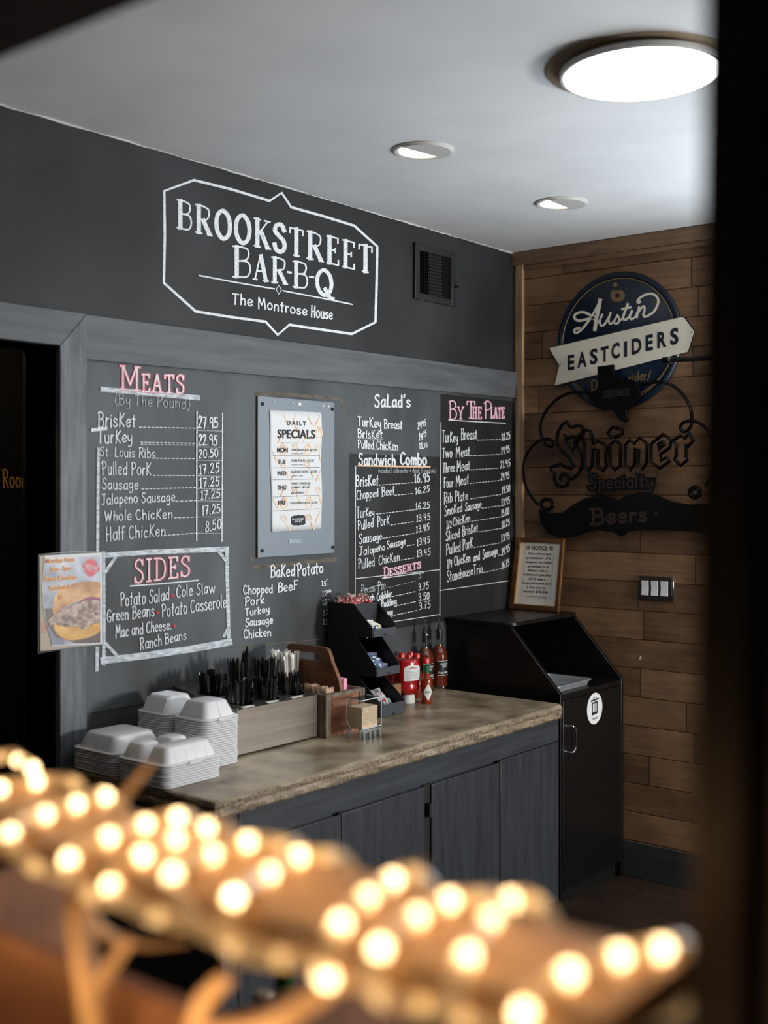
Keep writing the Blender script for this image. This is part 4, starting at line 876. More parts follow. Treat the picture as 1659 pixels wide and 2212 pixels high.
mb.build('frame', M['frame_wood'], t, bevel=0.002)
mb = MB(); strip(mb, e_, e_+0.018, g_, 1-g_, 0.004, 0.0146); strip(mb, 0.975, 1.0, 0.0, 1.0, 0.0135, 0.0155); strip(mb, e_+0.018, 1-e_, g_, g_+0.01, 0.004, 0.013); mb.build('frame_lip', M['frame_lip'], t)
mb = MB(); strip(mb, e_, 1-e_, g_, 1-g_, 0.002, 0.005); mb.build('paper', M['notice_paper'], t)
NP = ('p', bil(0.5, 0.5, 0.0056), nrm)
mb = MB()
printed(mb, 'N', 'NOTICE', 655, 418, 1020, 430, 98, 102, NP, 0.03)
for s, x0, y0, x1, y1 in [('The unlicensed', 548, 528, 1110, 545), ('possession of a', 527, 628, 1102, 645), ('weapon on these', 495, 728, 1125, 752), ('premises is a', 552, 832, 1045, 848), ('felony with a', 552, 930, 1025, 950), ('maximum penalty', 452, 1025, 1112, 1055), ('of 10 years', 570, 1135, 972, 1152), ('imprisonment and', 432, 1228, 1102, 1258), ('a fine not to', 532, 1332, 982, 1355), ('exceed $10,000.', 448, 1428, 1048, 1462)]:
    printed(mb, 'N', s, x0, y0, x1, y1, 58, 60, NP, 0.02)
line(mb, 'N', [(500, 320), (395, 1540)], 4, NP); line(mb, 'N', [(1190, 345), (1088, 1595)], 5, NP); line(mb, 'N', [(485, 1522), (1000, 1548)], 9, NP); line(mb, 'N', [(490, 1555), (1020, 1585)], 6, NP)
mb.build('notice_lettering', M['ink'], t, smooth=False, fix=False)
M['seal'] = mat('grey seal print', (122, 124, 118), 0.7)
for x, y, r in ((570, 362, 48), (1112, 380, 54)):
    mb = MB(); fill(mb, 'N', [(x+r*(0.9 if k % 2 else 1.08)*math.cos(k*0.3927), y+r*(0.9 if k % 2 else 1.08)*math.sin(k*0.3927)) for k in range(16)], NP); mb.build('seal', M['seal'], t, smooth=False, fix=False)
mb = MB(); mb.obox(onX(1383, 1421, -0.0015), (0, 0.004, -0.006), (0, 0.002, 0.002), (0.001, 0, 0)); mb.build('chipped_spot', M['paper'], bpy.data.objects['wall_right'])
# ------------------------------------------------------------------ counter cabinet and concrete worktop
M['cab'] = mat('blue black painted wood', (43, 47, 52), 0.40, rgb2=(55, 60, 66), scale=(45, 45, 3.5), detail=6, bump=0.12)
M['cab_h'] = mat('blue black painted apron', (47, 52, 57), 0.40, rgb2=(60, 66, 72), scale=(3.5, 45, 45), detail=6, bump=0.12)
M['concrete'] = mat('polished brown concrete', (106, 92, 72), 0.3, rgb2=(184, 169, 142), scale=(7, 7, 7), detail=9, lo=0.34, hi=0.68)
ZC = 0.855
cx0, cx1, cyf = -2.485, -0.702, -0.640
t = thing('counter_cabinet', 'blue black painted wooden counter cabinet under the concrete top', 'cabinet', ((cx0+cx1)/2, -0.32, 0))
mb = MB().box(cx0, cx1, cyf+0.012, -0.001, 0.10, 0.803).box(cx0+0.05, cx1-0.05, cyf+0.07, -0.02, 0.0, 0.10); mb.build('carcass', M['cab'], t)
MB().box(-2.42, cx1-0.001, cyf-0.004, cyf+0.013, 0.712, 0.802).build('apron', M['cab_h'], t, bevel=0.0015)
MB().box(cx0-0.002, -2.422, cyf-0.002, cyf+0.013, 0.09, 0.802).build('corner_post', M['cab'], t, bevel=0.0015)
for a, b in ((-2.419, -1.99), (-1.985, -1.567), (-1.528, -1.118)):
    MB().box(a, b, cyf-0.002, cyf+0.013, 0.095, 0.702).build('door', M['cab'], t, bevel=0.002)
MB().box(-1.113, cx1, cyf-0.004, cyf+0.013, 0.095, 0.709).build('end_panel', M['cab'], t, bevel=0.002)
MB().box(-1.566, -1.529, cyf+0.006, cyf+0.0125, 0.095, 0.706).build('gap_shade', M['dark'], t)  # near-black strip standing for the shade inside the open door gap
mb = MB().box(-1.556, -1.540, cyf-0.006, cyf+0.006, 0.60, 0.645); mb.tube([(-1.548, cyf-0.008, 0.60), (-1.548, cyf-0.008, 0.645)], 0.006, 8); mb.build('hinge', M['black_metal'], t)
for xx in (-2.0, -1.126):
    MB().box(xx-0.006, xx+0.012, cyf-0.006, cyf+0.002, 0.703, 0.711).build('door_stop', M['black_metal'], t)
# worktop: rough cast edge in two courses
P = []
X0, X1, Y0, Y1, rr_ = -2.535, -0.690, -0.672, -0.0075, 0.045
def seg(a, b, st=0.011):
    n = max(2, int((Vector(b)-Vector(a)).length/st)); return [(a[0]+(b[0]-a[0])*i/n, a[1]+(b[1]-a[1])*i/n) for i in range(n)]
P += seg((X0+0.02, Y0), (X1-rr_, Y0)); P += [(X1-rr_+rr_*math.sin(a*math.pi/16), Y0+rr_-rr_*math.cos(a*math.pi/16)) for a in range(8)]
P += seg((X1, Y0+rr_), (X1, Y1), 0.03); P += seg((X1, Y1), (X0, Y1), 0.08); P += seg((X0, Y1), (X0, Y0+0.02)); P += [(X0, Y0+0.02), (X0+0.006, Y0+0.006)]
def nz(i, k, s=1.0):
    return s*(0.5*math.sin(i*0.37+k*2.1)+0.3*math.sin(i*0.91+k*1.3)+0.35*math.sin(i*0.113+k)+R.uniform(-0.5, 0.5))
cxm, cym = (X0+X1)/2, (Y0+Y1)/2
def ring(inset, z, amp, k, zamp=0):
    out = []
    for i, (x, y) in enumerate(P):
        fr = 1.0 if (y < Y1-0.02) else 0.0
        d = inset+nz(i, k, amp)*fr
        nx = (-1 if x < X0+0.01 else (1 if x > X1-0.01 else 0)); ny = (-1 if y < Y0+0.01 else 0)
        if X1-rr_ < x < X1-0.001 and y < Y0+rr_: nx, ny = 0.7, -0.7
        out.append((x-nx*d, y-ny*d*(1 if fr else 0), z+nz(i, k+5, zamp)*fr))
    return out
rs = [ring(0.012, 0.804, 0.0, 0), ring(0.006, 0.8045, 0.003, 1, 0.0), ring(0.000, 0.812, 0.0028, 2, 0.001), ring(0.001, 0.822, 0.0024, 3, 0.0015), ring(0.004, 0.831, 0.0020, 4, 0.0012), ring(0.0015, 0.837, 0.0016, 6, 0.001), ring(0.0015, 0.845, 0.0016, 7, 0.001), ring(0.004, 0.8515, 0.0012, 8, 0.0005), ring(0.011, ZC, 0.001, 9, 0.0)]
mb = MB(); mb.rings(rs)
M['concrete_m'] = M['concrete']
wt = single(mb, 'worktop', M['concrete'], 'polished brown concrete worktop with a rough chipped edge on the cabinet', 'worktop', (cxm, cym, 0.804), ang=14)
# finer pores on the cast edge
nt = M['concrete'].node_tree; b_ = nt.nodes['Principled BSDF']; g_ = nt.nodes.new('ShaderNodeNewGeometry'); n1 = nt.nodes.new('ShaderNodeTexNoise'); n1.inputs['Scale'].default_value = 130; n1.inputs['Detail'].default_value = 4
sx_ = nt.nodes.new('ShaderNodeSeparateXYZ'); nt.links.new(g_.outputs['Normal'], sx_.inputs[0]); inv = nt.nodes.new('ShaderNodeMath'); inv.operation = 'SUBTRACT'; inv.inputs[0].default_value = 1.0; nt.links.new(sx_.outputs[2], inv.inputs[1]); inv.use_clamp = True
bp = nt.nodes.new('ShaderNodeBump'); bp.inputs['Distance'].default_value = 0.0025; nt.links.new(g_.outputs['Position'], n1.inputs['Vector']); nt.links.new(n1.outputs['Fac'], bp.inputs['Height']); nt.links.new(inv.outputs[0], bp.inputs['Strength']); nt.links.new(bp.outputs[0], b_.inputs['Normal'])
# the raw cast edge is unpolished aggregate: greyer and pitted
n2 = nt.nodes.new('ShaderNodeTexNoise'); n2.inputs['Scale'].default_value = 120; n2.inputs['Detail'].default_value = 6; nt.links.new(g_.outputs['Position'], n2.inputs['Vector'])
cr2 = nt.nodes.new('ShaderNodeValToRGB'); e2 = cr2.color_ramp.elements; e2[0].position = 0.30; e2[0].color = lin((72, 61, 48)); e2[1].position = 0.62; e2[1].color = lin((142, 126, 103)); nt.links.new(n2.outputs['Fac'], cr2.inputs['Fac'])
mx2 = nt.nodes.new('ShaderNodeMix'); mx2.data_type = 'RGBA'; src_ = b_.inputs['Base Color'].links[0].from_socket; nt.links.new(inv.outputs[0], mx2.inputs['Factor']); nt.links.new(src_, mx2.inputs[6]); nt.links.new(cr2.outputs['Color'], mx2.inputs[7]); nt.links.new(mx2.outputs[2], b_.inputs['Base Color'])
rg = nt.nodes.new('ShaderNodeMapRange'); rg.inputs['To Min'].default_value = 0.34; rg.inputs['To Max'].default_value = 0.85; nt.links.new(inv.outputs[0], rg.inputs[0]); nt.links.new(rg.outputs[0], b_.inputs['Roughness'])
ZT = ZC+0.0004
# ------------------------------------------------------------------ trash cabinet
M['bin_black'] = mat('black laminate', (9, 9, 10), 0.36)
M['bin_inner'] = mat('black laminate inside', (7, 7, 7), 0.5)
bx0, bx1, bf = -0.562, -0.020, -0.569
t = thing('trash_cabinet', 'black laminate trash cabinet with sloped opening in the corner', 'trash bin', ((bx0+bx1)/2, bf/2, 0))
prof = [(-0.011, 0.0), (bf, 0.0), (bf, 0.862), (-0.335, 1.118), (-0.011, 1.118)]
for xa, nm in ((bx0, 'side_panel'), (bx1-0.02, 'side_panel')):
    MB().prism([(xa, y, z) for y, z in prof], (0.02, 0, 0)).build(nm, M['bin_black'], t, bevel=0.0025)
MB().box(bx0+0.02, bx1-0.02, -0.025, -0.011, 0, 1.118).build('back_panel', M['bin_inner'], t)
# top with rounded front corners
P = [(bx0-0.012, -0.001, 1.118), (bx1+0.006, -0.001, 1.118), (bx1+0.006, -0.352, 1.118)]
r_ = 0.045; P = [(bx0-0.014, -0.011), (bx1+0.001, -0.011)] + [(bx1+0.001-r_+r_*math.cos(a*math.pi/16), -0.352+r_-r_*math.sin(a*math.pi/16)) for a in range(9)] + [(bx0-0.014+r_-r_*math.sin(a*math.pi/16), -0.352+r_-r_*math.cos(a*math.pi/16)) for a in range(9)]
MB().prism([(x, y, 1.1185) for x, y in P], (0, 0, 0.0175)).build('top', M['bin_black'], t, bevel=0.003)
MB().box(bx0+0.02, bx1-0.02, bf+0.003, -0.026, 0.835, 0.858).build('ledge', M['bin_black'], t, bevel=0.002)
MB().box(bx0+0.021, bx1-0.021, bf-0.001, bf+0.018, 0.07, 0.834).build('door', M['bin_black'], t, bevel=0.002)
MB().box(bx0+0.02, bx1-0.02, bf+0.03, bf+0.04, 0.0, 0.069).build('toe_kick', M['bin_inner'], t)
hx, hz = -0.487, 0.675
mb = MB(); hp = [(hx-0.016, bf-0.001, hz+0.052), (hx-0.004, bf-0.018, hz+0.052), (hx+0.014, bf-0.02, hz+0.036), (hx+0.016, bf-0.02, hz), (hx+0.014, bf-0.02, hz-0.036), (hx-0.004, bf-0.018, hz-0.052), (hx-0.016, bf-0.001, hz-0.052)]
mb.tube(catmull(hp, 5), 0.0042, 10); mb.build('handle', M['chrome'], t)['label'] = 'chrome handle'
TS = ('y', bf-0.0022); TI = ('y', bf-0.0027)
el = []
cS = pt('T', 880, 523, TS)
mb = MB(); mb.prism([(cS.x+0.0655*math.cos(k*math.pi/24), bf-0.0022, cS.z+0.0655*math.sin(k*math.pi/24)) for k in range(48)], (0, 0.001, 0)); st = mb.build('sticker', M['white_plastic'], t)
st['label'] = 'round white trash sticker'
mb = MB()
line(mb, 'T', [(800, 362), (960, 300)], 34, TI); line(mb, 'T', [(855, 318), (858, 285), (905, 262), (915, 290)], 16, TI)
fill(mb, 'T', [(812, 398), (945, 348), (945, 384), (812, 432)], TI); fill(mb, 'T', [(812, 398), (838, 390), (838, 640), (822, 660)], TI); fill(mb, 'T', [(924, 356), (945, 348), (945, 610), (924, 600)], TI)
for x in (866, 897): line(mb, 'T', [(x, 400-(x-866)*.4), (x, 625-(x-866)*.4)], 12, TI)
fill(mb, 'T', [(814, 625), (945, 575), (943, 610), (928, 636), (905, 650), (826, 682), (816, 672)], TI)
printed(mb, 'T', 'TRASH', 812, 792, 950, 742, 46, None, TI, 0.02)
mb.build('trash_icon', M['ink'], st, smooth=False, fix=False)
# tray lying on the ledge of the opening
M['tray_steel'] = mat('aluminium tray', (196, 200, 206), 0.3, 0.55)
t = thing('metal_tray', 'small aluminium tray lying in the opening of the trash cabinet', 'tray', (-0.40, -0.44, 0.8585))
def rrect(x0, x1, y0, y1, r, z, n=5):
    out = []
    for cx_, cy_, a0 in ((x1-r, y1-r, 0), (x0+r, y1-r, 90), (x0+r, y0+r, 180), (x1-r, y0+r, 270)):
        for k in range(n+1):
            a = math.radians(a0+90*k/n); out.append((cx_+r*math.cos(a), cy_+r*math.sin(a), z))
    return out
tx0, tx1, ty0, ty1 = -0.525, -0.235, -0.535, -0.31
mb = MB(); mb.rings([rrect(tx0+.012, tx1-.012, ty0+.012, ty1-.012, .02, 0.8588), rrect(tx0+.003, tx1-.003, ty0+.003, ty1-.003, .022, 0.880), rrect(tx0-.003, tx1+.003, ty0-.003, ty1+.003, .024, 0.882), rrect(tx0-.003, tx1+.003, ty0-.003, ty1+.003, .024, 0.885), rrect(tx0+.003, tx1-.003, ty0+.003, ty1-.003, .022, 0.885), rrect(tx0+.005, tx1-.005, ty0+.005, ty1-.005, .02, 0.880), rrect(tx0+.014, tx1-.014, ty0+.014, ty1-.014, .02, 0.8605)])
mb.build('pan', M['tray_steel'], t)
# ------------------------------------------------------------------ foam takeout containers
M['foam'] = mat('white foam', (226, 227, 229), 0.55, Subsurface_Weight=0.0)
def dome(mb, x0, x1, y0, y1, z0, z1, ins, r, r2=None):
    mb.rings([rrect(x0, x1, y0, y1, r, z0), rrect(x0+ins*0.9, x1-ins*0.9, y0+ins*0.9, y1-ins*0.9, r*0.8, z1-0.004), rrect(x0+ins+.004, x1-ins-.004, y0+ins+.004, y1-ins-.004, r*0.7, z1)], False, True)
def foam(x0, x1, y0, y1, n, kind, where, tag):
    pit = 0.0073; z = ZT
    # nested shells: each one a rim, a short skirt below it and the wall that tucks into the next
    def shell():
        mb = MB(); g = lambda i, zz, r: rrect(x0+i, x1-i, y0+i, y1-i, r, zz, 6)
        mb.rings([g(0.004, z+0.0002, .026), g(0.0005, z+0.0016, .03), g(0, z+0.0042, .03), g(0.0012, z+0.0056, .03), g(0.006, z+0.0059, .028), g(0.012, z+0.0070, .026)], True, True)
        return mb
    c = ((x0+x1)/2, (y0+y1)/2, z)
    first = single(shell(), 'foam_container', M['foam'], 'white foam container nested in the '+where+' stack', 'takeout container', c, 'foam containers nested in the '+where+' stack')
    for k in range(1, n-1):
        dup(first, (c[0]+R.uniform(-.0012, .0012), c[1]+R.uniform(-.0012, .0012), c[2]+k*pit), (0, 0, R.uniform(-.006, .006)))
    z = ZT+(n-1)*pit
    mb = MB(); g = lambda i, zz, r: rrect(x0+i, x1-i, y0+i, y1-i, r, zz, 6)
    mb.rings([g(0.004, z+0.0002, .026), g(0.0, z+0.002, .03), g(0, z+0.0055, .03), g(0.002, z+0.0068, .03), g(0.011, z+0.0068, .026)], False, True)
    mb.box((x0+x1)/2-0.022, (x0+x1)/2+0.022, y0-0.004, y0+0.006, z+0.0008, z+0.0062)
    zb, zt = z+0.0066, z+0.0066+0.043; i = 0.011; xm, ym = (x0+x1)/2, (y0+y1)/2
    if kind == 'three':
        dome(mb, x0+i, x1-i, y0+i, ym-0.004, zb, zt, 0.017, .022); dome(mb, x0+i, xm-0.006, ym+0.004, y1-i, zb, zt-0.002, 0.015, .02); dome(mb, xm+0.006, x1-i, ym+0.004, y1-i, zb, zt-0.002, 0.015, .02)
        for k in range(4):
            xx = x0+0.055+k*0.037; mb.obox((xx, y0+i+0.0075, (zb+zt)/2-0.004), (0.0016, 0, 0), (0, 0.0012, 0.0), (0, 0.0078, 0.019))
    elif kind == 'single':
        dome(mb, x0+i, x1-i, y0+i, y1-i, zb, zt, 0.019, .028)
        for k in range(4):
            yy = y0+0.05+k*0.036; mb.obox((x0+i+0.0085, yy, (zb+zt)/2-0.004), (0.0012, 0, 0), (0, 0.0016, 0), (0.0088, 0, 0.019))
    else:
        dome(mb, x0+i, x1-i, y0+i, y1-i, zb, zt+0.004, 0.02, .022)
        if kind == 'ribbed':
            for k in range(8):
                yy = y0+0.032+k*0.0125; mb.obox((x0+i+0.0095, yy, (zb+zt)/2), (0.0014, 0, 0), (0, 0.0022, 0), (0.0095, 0, 0.020)); mb.box(x0+i+0.03, x1-i-0.03, yy-0.0022, yy+0.0022, zt+0.0035, zt+0.0056)
        else:
            mb.obox((xm, y0+i+0.009, (zb+zt)/2), (0.0018, 0, 0), (0, 0.0012, 0), (0, 0.0088, 0.020))
    single(mb, 'foam_container', M['foam'], tag, 'takeout container', (c[0], c[1], z), 'topmost foam containers of the four stacks', ang=50)
foam(-2.537, -2.318, -0.476, -0.258, 9, 'three', 'low front', 'white foam three compartment container on top of the low front stack')
foam(-2.532, -2.328, -0.249, -0.045, 9, 'single', 'low rear', 'white foam single compartment container with a broad flat lid on the low rear stack')
foam(-2.310, -2.158, -0.388, -0.236, 20, 'small', 'tall front', 'small smooth lidded white foam container on top of the tall front stack')
foam(-2.318, -2.166, -0.228, -0.076, 20, 'ribbed', 'tall rear', 'small ribbed white foam container on top of the tall rear stack')
# ------------------------------------------------------------------ steel cutlery organiser with its cutlery
M['steel'] = mat('brushed steel', (146, 138, 128), 0.36, 1.0, rgb2=(162, 154, 144), scale=(2, 2, 60), detail=3)
M['steel_dark'] = mat('cup steel', (120, 118, 114), 0.3, 0.9)
M['black_plastic'] = mat('black plastic cutlery', (13, 13, 14), 0.22)
sx0, sx1, sy0, sy1 = -2.128, -1.760, -0.338, -0.035
zf, zbk = 1.0, 1.046
topz = lambda y: zf+(zbk-zf)*(y-sy0)/(sy1-sy0)
t = thing('cutlery_organiser', 'brushed steel cutlery organiser of six round cups on the worktop', 'cutlery organiser', ((sx0+sx1)/2, (sy0+sy1)/2, ZT))
cups = [(x, y) for y in (-0.272, -0.158) for x in (-2.062, -1.942, -1.822)]
CR = 0.049
# top plate with six round holes: a quad field around each cup and strips elsewhere
mb = MB(); mb.prism([(sx0, sy0, ZT), (sx0, sy1, ZT), (sx0, sy1, zbk), (sx0, sy0, zf)], (0.0015, 0, 0)); mb.prism([(sx1, sy0, ZT), (sx1, sy1, ZT), (sx1, sy1, zbk), (sx1, sy0, zf)], (-0.0015, 0, 0))
mb.box(sx0, sx1, sy0, sy0+0.0015, ZT+0.006, zf); mb.box(sx0, sx1, sy1-0.0015, sy1, ZT, zbk); mb.build('body', M['steel'], t, bevel=0.0008)
mb = MB()
xs = [sx0, -2.002, -1.882, sx1]; ys = [sy0, -0.215, -0.100, sy1]
for iy in range(3):
    for ix in range(3):
        xa, xb, ya, yb = xs[ix], xs[ix+1], ys[iy], ys[iy+1]
        if iy == 2: mb.add([(xa, ya, topz(ya)), (xb, ya, topz(ya)), (xb, yb, topz(yb)), (xa, yb, topz(yb))], [(0, 1, 2, 3)]); continue
        c0, c1 = cups[iy*3+ix]; n = 32; o = len(mb.v); inn = []; out = []
        for k in range(n):
            a = 2*math.pi*k/n+math.pi/4; dx, dy = math.cos(a), math.sin(a)
            inn.append((c0+CR*dx, c1+CR*dy, topz(c1+CR*dy)))
            s_ = min(((xb-c0)/dx if dx > 1e-9 else (xa-c0)/dx if dx < -1e-9 else 9), ((yb-c1)/dy if dy > 1e-9 else (ya-c1)/dy if dy < -1e-9 else 9)); out.append((c0+s_*dx, c1+s_*dy, topz(c1+s_*dy)))
        mb.add(inn+out, [(k, n+k, n+(k+1) % n, (k+1) % n) for k in range(n)])
mb.build('top_plate', M['steel_dark'], t, smooth=False)
for x, y in cups:
    mb = MB(); rs = []
    for r, dz in ((CR+0.004, 0.0012), (CR+0.0035, 0.003), (CR+0.0005, 0.003), (CR-0.001, 0.0), (CR-0.004, -0.06), (CR-0.008, -0.105)):
        rs.append([(x+r*math.cos(k*math.pi/16), y+r*math.sin(k*math.pi/16), topz(y+r*math.sin(k*math.pi/16))+dz) for k in range(32)])
    mb.rings(rs, False, True); mb.build('cup', M['steel_dark'], t)
for x, y in ((-2.095, -0.325), (-1.985, -0.325), (-1.872, -0.325)):
    mb = MB(); zz = topz(y)+0.0008; mb.prism([(x, y-0.007, topz(y-0.007)+.0006), (x+0.05, y-0.007, topz(y-0.007)+.0006), (x+0.05, y+0.007, topz(y+0.007)+.0006), (x, y+0.007, topz(y+0.007)+.0006)], (0, 0, 0.0006)); mb.build('label_strip', M['notice_paper'], t)
def utensil(L, w, end):
    mb = MB(); ws = [(0, w*0.55), (L*0.45, w*0.62), (L*0.8, w*0.9), (L*0.95, w*(1.0 if end == 'blunt' else 0.6)), (L, w*(0.8 if end == 'blunt' else 0.12))]
    rs = []
    for z, q in ws: rs.append([(-q/2, -0.0012, z), (q/2, -0.0012, z), (q/2, 0.0002, z), (q*0.2, 0.0016, z), (-q*0.2, 0.0016, z), (-q/2, 0.0002, z)])
    mb.rings(rs); return mb
kinds = [('plastic_fork', 'black plastic cutlery handle, blunt ended, bundled in the %s cup', 0.145, 0.0105, 'blunt'), ('plastic_knife', 'black plastic knife, blade up, standing in the %s cup', 0.185, 0.0135, 'point'), ('plastic_knife', 'short black plastic knife standing in the %s cup', 0.152, 0.0125, 'point')]
names = ['front left', 'front middle', 'front right', 'rear left', 'rear middle', 'rear right']
spec = [(30, 0, 0.006), (26, 0, 0.004), (20, 2, 0.0), (28, 0, 0.008), (20, 1, 0.0), (22, 0, 0.022)]
protos = {}
for ci, ((x, y), (n, kd, dz)) in enumerate(zip(cups, spec)):
    nm, lab, L_, w_, end = kinds[kd]
    lab = lab % names[ci]; grp = 'black plastic cutlery in the '+names[ci]+' cup'
    zb = topz(y)-0.098+dz
    pr = None
    for k in range(n):
        a = k*2.399963; rr0 = math.sqrt((k+0.5)/n)*(CR-0.012); lean = 0.10*rr0/CR
        p = (x+rr0*0.86*math.cos(a), y+rr0*0.86*math.sin(a), zb+R.uniform(0, 0.02)+(0.03 if R.random() < 0.12 and kd == 1 else 0))
        rot = (-lean*math.sin(a)*1.5+R.uniform(-.03, .03), lean*math.cos(a)*1.5+R.uniform(-.03, .03), R.uniform(-0.9, 0.9))
        if pr is None:
            pr = protos.get(kd)
            if pr is None:
                pr = protos[kd] = single(utensil(L_, w_, end), nm, M['black_plastic'], lab, 'cutlery', (0, 0, 0), grp); pr.location = p; pr.rotation_euler = rot
            else: pr = dup(pr, p, rot, lab, grp)
        else: dup(pr, p, rot)
# two taller pieces sticking up out of the cups
for (x, y, nm) in ((-1.944, -0.165, 'tallest black plastic knife rising from the rear middle cup'), (-1.905, -0.255, 'single long black knife rising above the front middle cup')):
    dup(protos[1], (x, y, topz(y)-0.06), (0.03, 0.06, 0.25), nm, 'tall black knives')
# ------------------------------------------------------------------ wooden caddy, its straws and packets
M['weathered'] = mat('weathered grey wood', (84, 74, 62), 0.75, rgb2=(128, 116, 98), scale=(40, 40, 14), detail=7, bump=0.35)
M['red_wood'] = mat('reddish cedar board', (112, 66, 44), 0.6, rgb2=(158, 102, 72), scale=(8, 60, 60), detail=7, bump=0.25)
M['walnut'] = mat('dark handle wood', (96, 55, 30), 0.5, rgb2=(128, 78, 46), scale=(50, 6, 30), detail=6)
kx0, kx1, ky0, ky1, kz = -1.752, -1.548, -0.370, -0.030, 1.0
t = thing('wooden_caddy', 'rustic wooden condiment caddy with a tall carry handle', 'caddy', ((kx0+kx1)/2, (ky0+ky1)/2, ZT))
for a, b in ((kx0, kx0+0.014), (kx1-0.014, kx1)): MB().box(a, b, ky0, ky1, ZT, kz).build('side_board', M['weathered'], t, bevel=0.0012)
MB().box(kx0+0.014, kx1-0.014, ky0+0.004, ky0+0.016, ZT, kz-0.012).build('front_board', M['red_wood'], t)
MB().box(kx0+0.014, kx1-0.014, ky1-0.014, ky1, ZT, kz).build('back_board', M['weathered'], t)
mb = MB().box(kx0+0.0141, kx0+0.026, ky0, ky0+0.016, ZT, kz).box(kx1-0.026, kx1-0.0141, ky0, ky0+0.016, ZT, kz).box(kx0+0.0261, kx1-0.0261, ky0, ky0+0.016, kz-0.0119, kz); mb.build('front_frame', M['weathered'], t, bevel=0.0012)
MB().box(kx0+0.014, kx1-0.014, ky0+0.016, ky1-0.014, ZT+0.001, ZT+0.01).build('base', M['weathered'], t)
MB().box(kx0+0.0141, -1.6581, -0.205, -0.197, ZT+0.0101, kz-0.02).build('divider', M['red_wood'], t)
hxc = -1.65
outl = [(-0.352, 0.87), (-0.352, 1.0), (-0.345, 1.035), (-0.328, 1.066), (-0.312, 1.095), (-0.302, 1.122), (-0.292, 1.136), (-0.278, 1.141), (-0.20, 1.143), (-0.118, 1.141), (-0.106, 1.134), (-0.100, 1.12), (-0.090, 1.09), (-0.072, 1.05), (-0.055, 1.02), (-0.045, 0.99), (-0.045, 0.87)]
holeP = [(-0.252, 1.094), (-0.252, 1.118), (-0.148, 1.118), (-0.148, 1.094)]
# board with a slot: three pieces meeting edge to edge in one mesh
mb = MB(); q = lambda pts: mb.prism([(hxc-0.008, y, z) for y, z in pts], (0.016, 0, 0))
q([p_ for p_ in outl if p_[1] < 1.0945] + []) if False else None
q([(-0.352, 0.867), (-0.352, 1.0), (-0.345, 1.035), (-0.328, 1.066), (-0.313, 1.092), (-0.252, 1.092), (-0.148, 1.092), (-0.091, 1.092), (-0.072, 1.05), (-0.055, 1.02), (-0.045, 0.99), (-0.045, 0.867)])
q([(-0.313, 1.092), (-0.302, 1.122), (-0.298, 1.1285), (-0.252, 1.119), (-0.252, 1.092)]); q([(-0.148, 1.092), (-0.148, 1.119), (-0.1035, 1.1285), (-0.100, 1.12), (-0.091, 1.092)])
q([(-0.252, 1.119), (-0.298, 1.1285), (-0.292, 1.136), (-0.278, 1.141), (-0.20, 1.143), (-0.118, 1.141), (-0.106, 1.134), (-0.1035, 1.1285), (-0.148, 1.119)])
mb.build('handle_board', M['walnut'], t, ang=20)
M['straw'] = mat('paper wrapped straw', (228, 224, 212), 0.6)
M['straw2'] = mat('white wrapped straw', (240, 242, 246), 0.5)
def strawmesh(m):
    mb = MB(); L_ = 0.205; pts = [(0, 0, L_*k/6) for k in range(7)]; mb.tube(pts, 0.0042, 6)
    mb.rings([[(-0.0035, -0.001, L_), (0.0035, -0.001, L_), (0.0035, 0.001, L_), (-0.0035, 0.001, L_)], [(-0.0082, -0.0006, L_+0.012), (0.0082, -0.0006, L_+0.015), (0.0082, 0.0006, L_+0.015), (-0.0082, 0.0006, L_+0.012)]])
    return single(mb, 'wrapped_straw', m, '', 'straw', (0, 0, 0))
s1 = strawmesh(M['straw']); s2 = strawmesh(M['straw2'])
for k in range(46):
    fx, fy = R.random(), R.random(); white = k % 3 == 0
    p = (-1.7215+0.042*fx, -0.178+0.112*fy, 0.874+R.uniform(0, 0.035)); rot = (R.uniform(-.05, .05)+0.05*(fy-0.5), -0.105*(1-fx)+0.05*fx+R.uniform(-.02, .02), 0)
    lab = 'white wrapped drinking straw in the bundle in the wooden caddy' if white else 'cream wrapped drinking straw in the bundle in the wooden caddy'
    pr = s2 if white else s1
    if k < 2 and False: pass
    c = dup(pr, p, rot, lab, 'white wrapped straws' if white else 'cream wrapped straws')
for s_ in (s1, s2): bpy.data.objects.remove(s_)
M['pink'] = mat('pink sweetener paper', (226, 128, 164), 0.6, rgb2=(240, 190, 208), scale=(40, 40, 40))
M['kraft'] = mat('kraft sugar paper', (150, 112, 88), 0.7, rgb2=(196, 168, 142), scale=(40, 40, 40))
def packet(m, w, h, nm):
    mb = MB(); mb.rings([[(-w/2, 0, 0), (w/2, 0, 0), (w/2, 0.0004, 0), (-w/2, 0.0004, 0)], [(-w/2, 0, h*.08), (w/2, 0, h*.08), (w/2, 0.0005, h*.08), (-w/2, 0.0005, h*.08)], [(-w/2, -0.002, h*.4), (w/2, -0.002, h*.4), (w/2, 0.0025, h*.4), (-w/2, 0.0025, h*.4)], [(-w/2, -0.0005, h*.92), (w/2, -0.0005, h*.92), (w/2, 0.0008, h*.92), (-w/2, 0.0008, h*.92)], [(-w/2, 0, h), (w/2, 0, h), (w/2, 0.0004, h), (-w/2, 0.0004, h)]])
    return single(mb, nm, m, '', 'packet', (0, 0, 0))
pk = packet(M['pink'], 0.036, 0.062, 'sweetener_packet'); kp = packet(M['kraft'], 0.04, 0.066, 'sugar_packet')
